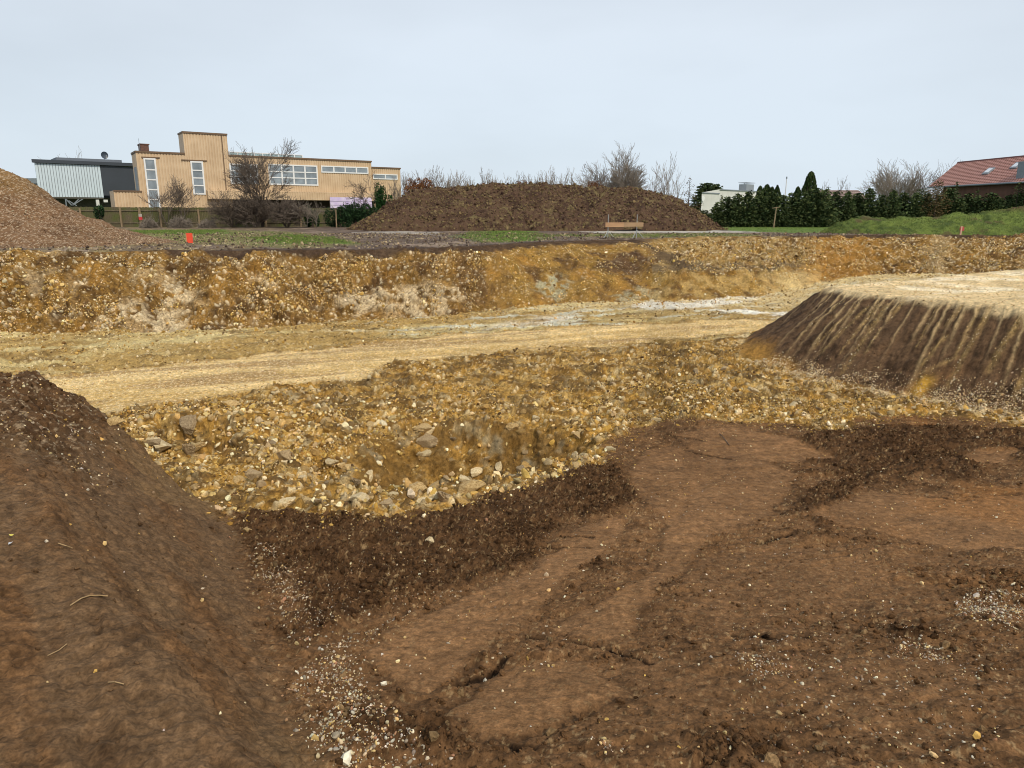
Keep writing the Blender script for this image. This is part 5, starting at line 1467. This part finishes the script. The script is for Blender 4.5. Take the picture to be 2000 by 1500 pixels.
spruce('brown_spruce', gp_(1343, 76), h_at(1343, 343, 76), 2.1, 57, [(.10, .065, .035), (.07, .055, .03), (.15, .10, .055)], 'thin browning spruce at the right shoulder of the soil heap', dens=.6, gap=.35, leaf=.15)
spruce('dark_conifer', gp_(1376, 125), h_at(1376, 355, 125), 3.4, 58, GREEN_D, 'dark round-topped conifer left of the white building', pw=.35, leaf=.42)
spruce('dark_conifer', gp_(1395, 126), h_at(1395, 357, 126), 2.6, 59, GREEN_D, 'dark conifer rising behind the corner of the white building', pw=.4, leaf=.42)
bushy('beech_bush', gp_(818, 72), 1.45, 1.2, h_at(816, 346, 72), 2600, 60, [(.20, .085, .035), (.26, .12, .05), (.12, .055, .03)], 'beech with rust-brown winter leaves at the left of the heap', 'tree', leaf=.15, z0=2.8)
for i, (px, py) in enumerate([(944, 357), (1157, 352), (1020, 352)]):
    bushy('beech_bush', gp_(px, 72), .8, .7, h_at(px, py, 72), 700, 61 + i, [(.18, .08, .035), (.12, .06, .03)], ['rust-leaved bush peeping over the left of the heap crest', 'rust-leaved bush at the foot of the fan-shaped tree', 'rust-leaved bush peeping over the highest part of the heap crest'][i], leaf=.13, z0=3.4)
SAP = []
rs = random.Random(9)
sap0 = [bare_tree('sapling', (0, -50, 0), 5.0, 70 + i, 'thin bare saplings in a row behind the soil heap', 'sapling', 'saplings behind the soil heap', stems=2 + i % 2, lean=.14, lev=3, kids=(2, 2, 2), ang=.35, length=.5, up=.16, rad=.035, rmin=.009, trunk=.75, mt=M_TWIG_L, mc=M_TWIG_L, low=True) for i in range(4)]
k = 0
for px in list(range(784, 1150, 8)):
    px += rs.uniform(-3, 3); Yd = rs.uniform(74, 80); top = rs.choice([332, 338, 345, 350, 340, 354])
    if px > 1100: top += 4
    s = h_at(px, top, Yd) / 5.0; loc = gp_(px, Yd)
    if k < 4: o = sap0[k]; o.location = loc; o.scale = (s, s, s); o.rotation_euler = (0, 0, rs.uniform(0, 6))
    else: copy_tree(sap0[k % 4], loc, rs.uniform(0, 6.28), (s * rs.uniform(.8, 1.3), s * rs.uniform(.8, 1.3), s))
    k += 1

# conifer hedge
hp = [spruce('hedge_spruce', (0, -60, 0), 3.2, 1.6, 90 + i, GREEN_H if i % 2 else GREEN_D, 'dark spruces standing shoulder to shoulder in the hedge', 'spruce', 'spruces of the hedge', pw=[.6, .75, .5, .68][i], leaf=.27, dens=1.7) for i in range(4)]
k = 0
tops = [(1375, 408), (1400, 388), (1425, 385), (1460, 380), (1500, 378), (1560, 376), (1620, 376), (1700, 377), (1760, 376), (1800, 372), (1850, 376), (1900, 383), (1960, 384), (2060, 378), (2200, 378)]
px = 1374
while px < 2190:
    top = float(np.interp(px, [t[0] for t in tops], [t[1] for t in tops])) + rs.uniform(-13, 5)
    Yd = 68.5 + rs.uniform(-.5, .6) - .006 * max(0, px - 1700); s = h_at(px, top, Yd) / 3.2; loc = gp_(px, Yd)
    w_ = rs.uniform(.9, 1.15)
    if k < 4: o = hp[k]; o.location = loc; o.scale = (w_, w_, s); o.rotation_euler = (0, 0, rs.uniform(0, 6))
    else: copy_tree(hp[k % 4], loc, rs.uniform(0, 6.28), (w_, w_, s))
    px += rs.uniform(17, 25); k += 1
k = 0
for (px, py, Yd, w_, lb_) in [(1407, 378, 70, .5, 'young spruce tip poking up at the left of the hedge by the white wall'), (1432, 380, 70, .5, 'second young spruce tip in front of the white wall'), (1463, 375, 70, .75, 'bluish young spruce below the steel chimney'),
                              (1612, 362, 71, .6, 'spruce with bare spire in front of the brown-tiled roof'), (1860, 352, 69, .8, 'dark spruce in front of the left end of the red roof'), (1902, 366, 69, .6, 'spruce tip before the brown boarded wall'), (1980, 352, 66, 1.2, 'broad green spruce below the grey chimney at the right edge')]:
    spruce('spruce', gp_(px, Yd), h_at(px, py, Yd), 1.5 * w_, 110 + k, GREEN_H, lb_, 'spruce', pw=.8, leaf=.16); k += 1
spruce('brown_spruce', gp_(1823, 66.8), h_at(1822, 348, 66.8), 2.1, 120, [(.12, .085, .04), (.08, .07, .03), (.16, .11, .05)], 'tall brown-tinged spruce left of the red-roofed house', 'spruce', pw=.6, leaf=.17)
spruce('spruce', gp_(1793, 68.2), h_at(1795, 365, 68.2), 1.9, 121, GREEN_H, 'olive green spruce beside the brown-tinged one', 'spruce', pw=.55, leaf=.17)
TH_C = [(.035, .060, .018), (.022, .040, .014), (.055, .075, .024)]
def thuja(px, py, Yd, R, seed, label, skew=0.0):
    r = np.random.default_rng(seed); H = h_at(px, py, Yd); n = 2600
    z = r.uniform(0, 1, n); a = r.uniform(0, math.tau, n); prof = np.minimum(1, (1 - z) * 2.6) ** .6 * (.8 + .2 * np.sin(z * 9 + seed)); q = R * prof * r.uniform(.55, 1, n) ** .4
    P = np.stack([np.cos(a) * q + skew * z * H * .1, np.sin(a) * q, z * H], 1); N_ = np.stack([np.cos(a) * .2, np.sin(a) * .2, a * 0 + 1], 1)
    root = empty('columnar_thuja', gp_(px, Yd)); leafmesh('crown', P, N_, .24, TH_C, seed, root, aspect=2.4)
    tubes_np('trunk', [(np.array([0, 0, -.1]), np.array([0, 0, H * .8]), .07, .02)], M_BARK, root, 6); tag(root, label, 'thuja')
for i, (px, py, R, lb_) in enumerate([(1480, 365, .8, 'leftmost column of the thuja clump beside the white building'), (1493, 361, .8, 'tallest column of the thuja clump beside the white building'), (1503, 366, .6, 'slim column on the right of the thuja clump'), (1513, 363, .55, 'outermost narrow thuja left of the white pole')]):
    thuja(px, py, 72 + i * .3, R, 130 + i, lb_)
thuja(1571, 336, 73, 1.25, 136, 'tall broad columnar thuja standing above the hedge', .5); thuja(1577, 340, 73.5, .9, 138, 'second column merged with the tall broad thuja')
thuja(1553, 366, 73, .6, 137, 'short thuja at the left foot of the tall one')
bare_tree('bare_tree', gp_(1742, 88), h_at(1742, 323, 88), 140, 'round-headed bare tree behind the middle of the hedge', stems=12, lean=1.0, lev=5, kids=(2, 2, 2, 1), ang=.42, length=.64, up=.04, rad=.09, rmin=.013, trunk=.42, mc=M_TWIG_L)
bare_tree('bare_tree', gp_(1826, 90), h_at(1826, 318, 90), 141, 'bare tree rising just left of the red roof', stems=4, lean=.5, lev=5, kids=(2, 2, 1, 1), ang=.5, rad=.09, rmin=.014, trunk=.36)
for i, (px, py, lb_) in enumerate([(1628, 343, 'spindly bare sapling above the brown-tiled roof, the taller one'), (1650, 356, 'spindly bare sapling above the brown-tiled roof, the shorter one'), (1690, 352, 'spindly bare sapling left of the round-headed bare tree'), (1590, 352, 'wispy bare twigs right beside the tall broad thuja'), (1790, 340, 'wispy bare sapling between the two bare trees of the hedge')]):
    bare_tree('sapling', gp_(px, 78), h_at(px, py, 78), 150 + i, lb_, 'sapling', stems=2, lean=.15, lev=3, kids=(1, 2, 1), ang=.4, length=.5, up=.12, rad=.035, rmin=.010, trunk=.75, low=True)
bare_tree('bare_tree', gp_(155, 118), h_at(150, 302, 118), 160, 'twig tips of a bare tree showing over the hall roof', stems=6, lean=.5, lev=4, kids=(2, 2, 1), ang=.4, rad=.08, rmin=.015, trunk=.6, mc=M_TWIG_L)

# ------------------------------------------------------------------ single rocks in view
M_LIME = []
for i, (a, b) in enumerate([((.66, .48, .22), (.36, .22, .08)), ((.78, .65, .40), (.50, .35, .16)), ((.54, .34, .10), (.30, .17, .05)), ((.48, .36, .20), (.24, .16, .08))]):
    M_LIME.append(mat_new('limestone', a, rough=.85, col2=b, noise_scale=9, bump=.6, bump_scale=22, rand=.3))
rock_me = []
R2, F2 = rock_variants(4, 10, 14, 5)
for i in range(20):
    r = np.random.default_rng(300 + i)
    V = R2[i % 10] * np.array([1, r.uniform(.6, .9), r.uniform(.45, .75)])
    V = V * (1 + .16 * noise(V + i * 3.1, .7, 4, .55, seed=i)[:, None])
    rock_me.append(mesh_np('rock', V, F2, M_LIME[(0, 1, 0, 2, 3)[i % 5]], smooth=False))
tree_pts = D[::1]
def nearest(x, y):
    k = np.argmin((X - x) ** 2 + (Y - y) ** 2); return k
def rock(k, s, label, group=None, i=None, rz=None, lift=.15, tilt=.35):
    r = random.Random(int(k))
    o = bpy.data.objects.new('rock', rock_me[r.randrange(20) if i is None else i]); COL.objects.link(o)
    o.location = Vector(D[k]) + Vector(ND[k]) * s * lift
    o.scale = (s, s * r.uniform(.8, 1.1), s * r.uniform(.8, 1.1))
    o.rotation_euler = (r.uniform(-tilt, tilt), r.uniform(-tilt, tilt), r.uniform(0, 6.28) if rz is None else rz)
    tag(o, label, 'rock', group)
    return o
NAMED = [(827, 838, 0.208, 'rounded pale rock at the top of the stack on the hollow\'s back edge', 0), (842, 842, 0.156, 'angular pale rock wedged in the stack on the hollow\'s back edge', 1), (832, 858, 0.208, 'flat grey-brown slab under the stacked rocks', 4),
         (300, 880, 0.338, 'large cream boulder beside the left bank', 1), (372, 888, 0.221, 'broken rock with a white face right of the large cream boulder', 3), (395, 880, 0.143, 'small brown-and-white rock near the broken one', 0),
         (377, 838, 0.221, 'brown blocky rock behind the broken rock', 4), (1028, 922, 0.260, 'long ochre rock lying on the right slope of the hollow', 2), (930, 928, 0.169, 'tilted pale oblong rock low in the hollow', 1),
         (975, 915, 0.156, 'rough grey-white rock right of the tilted oblong one', 1), (912, 962, 0.221, 'broad pale rock at the lower lip of the hollow', 0), (834, 978, 0.169, 'upright cream rock at the front lip of the hollow', 1),
         (902, 982, 0.130, 'yellow rock on the dark soil edge', 2), (715, 930, 0.169, 'white-and-yellow rock in the middle of the rubble', 1), (700, 945, 0.130, 'grey rounded rock left of the white-and-yellow one', 3),
         (653, 903, 0.156, 'upright pale rock left of the hollow', 1), (590, 925, 0.169, 'ochre-stained block in the rubble left of the hollow', 2), (560, 990, 0.156, 'pale lump of rubble near the dark soil edge', 1),
         (447, 795, 0.221, 'yellowish boulder at the edge of the sand track', 0), (1000, 838, 0.156, 'pale rock on the right back edge of the hollow', 0), (1018, 845, 0.130, 'small ochre rock beside the pale one on the back edge', 2),
         (838, 1076, 0.072, 'cream stone lying alone on the dark soil', 1), (865, 1080, 0.052, 'thin cream stone beside the lone cream stone', 0), (482, 1045, 0.065, 'orange-white wedge stone near the foot of the left bank', 0),
         (585, 1042, 0.065, 'cream stone on the dark soil right of the wedge stone', 1), (1192, 880, 0.117, 'pale rock where the brown soil meets the rubble', 1), (218, 832, 0.12, 'white-sided rock against the edge of the left bank', 0)]
for j, (px, py, s, lb_, mi) in enumerate(NAMED):
    x, y, z = hit(px, py)
    cand = [i for i in range(20) if (0, 1, 0, 2, 3)[i % 5] == {0: 0, 1: 1, 2: 2, 3: 3, 4: 3}[mi]]
    rock(nearest(x, y), s, lb_, None, cand[j % len(cand)])
ZONES = [('angular limestone rock lying in the rubble in and around the hollow', 'rocks in and around the hollow', (Y > 7) & (Y < 10.6) & (X > -2.6) & (X < 2.2) & (m_rub > .6), 80, .06, .17),
         ('dull brown and cream rock piled beside the left bank', 'rocks beside the left bank', (Y > 8) & (Y < 12.2) & (X <= -2.6) & (X > -6.5) & (m_rub > .6), 55, .06, .18),
         ('pale weathered rock scattered over the yellow rubble behind the hollow', 'rocks over the yellow rubble', (Y > 10.6) & (Y < 15) & (X > -5) & (X < 4) & (m_rub > .6), 60, .06, .15),
         ('cream limestone rock lying in front of the dark embankment', 'rocks before the embankment', (Y > 11) & (Y < 17) & (X >= 4) & (X < 9) & (m_rub > .6), 40, .06, .15),
         ('pale stone fallen to the foot of the pit wall', 'stones at the wall foot', (near_toe > .5) & (Y < 34), 22, .08, .15)]
for zi, (lb_, gr_, mask, n, lo, hi) in enumerate(ZONES):
    w_ = AREA * mask * VIS; r = np.random.default_rng(500 + zi)
    ks = r.choice(len(X), n, p=w_ / w_.sum()); ss = sizes(n, lo, hi, 1.6, 600 + zi)
    for k, s in zip(ks, ss): rock(int(k), float(s), lb_, gr_)

# ------------------------------------------------------------------ roots, twigs and litter
def pick(px, py): x, y, z = hit(px, py); return nearest(x, y)
def stick(pts_px, rad, label, mat, name='root', cat='root', lift=.012):
    P = [D[pick(*p)] + ND[pick(*p)] * lift for p in pts_px]; V = []
    segs = []
    for a, b in zip(P[:-1], P[1:]): segs.append((a, b, rad, rad))
    o = tubes_np(name, segs, mat, None, 5); tag(o, label, cat); return o
M_ROOT = mat_new('peeled root', (.42, .28, .13), rough=.8, noise_amt=.3, noise_scale=20)
stick([(140, 1186), (158, 1175), (174, 1164), (190, 1163), (205, 1168)], .0035, 'curved peeled yellow root lying on the left bank', M_ROOT)
stick([(95, 1280), (112, 1272), (130, 1261)], .0022, 'straight straw on the left bank below the curved root', M_ROOT, 'straw', 'straw')
stick([(112, 1066), (125, 1067), (138, 1066)], .003, 'short thin root on the left bank left of the litter hollow', M_ROOT)
stick([(212, 1342), (225, 1344), (240, 1343)], .0022, 'faint short straw low on the left bank', M_ROOT, 'straw', 'straw')
stick([(1405, 850), (1415, 860), (1424, 872)], .006, 'dark twig on the brown soil beyond the cracks', M_BARK, 'twig', 'twig')
M_PLY = mat_new('yellow plastic', (.75, .65, .12), rough=.5, noise_amt=.2); M_PLW = mat_new('white plastic scrap', (.55, .56, .58), rough=.5, noise_amt=.25, noise_scale=12)
def scrap(px, py, s, label, mat):
    k = pick(px, py); n = Vector(ND[k]); c = Vector(D[k]) + n * .02
    a = n.cross(Vector((0.3, .2, 1))).normalized(); b = n.cross(a); m_ = MB(); r = random.Random(px)
    pts = [c + a * math.cos(t) * s * r.uniform(.6, 1.1) + b * math.sin(t) * s * .7 * r.uniform(.5, 1.1) + n * s * r.uniform(-.1, .5) for t in np.linspace(0, math.tau, 7, endpoint=False)]
    for i in range(7): m_.poly([tuple(c + n * s * .25), tuple(pts[i]), tuple(pts[(i + 1) % 7])])
    o = m_.build('plastic_scrap', mat); sm_ = o.modifiers.new('thick', 'SOLIDIFY'); sm_.thickness = .002; tag(o, label, 'litter')
scrap(18, 1054, .014, 'crumpled yellow plastic scrap stuck in the left bank', M_PLY)
scrap(24, 1066, .018, 'white plastic scrap below the yellow one in the left bank', M_PLW)
k = pick(28, 850)
o = rock(k, .14, 'pale grey crumbling lump embedded high in the left bank', None, 1, lift=-.25); 
m_g = mat_new('grey marl', (.44, .41, .32), rough=.9, noise_amt=.3, noise_scale=18, bump=.6, bump_scale=25)
o.data = o.data.copy(); o.data.materials[0] = m_g
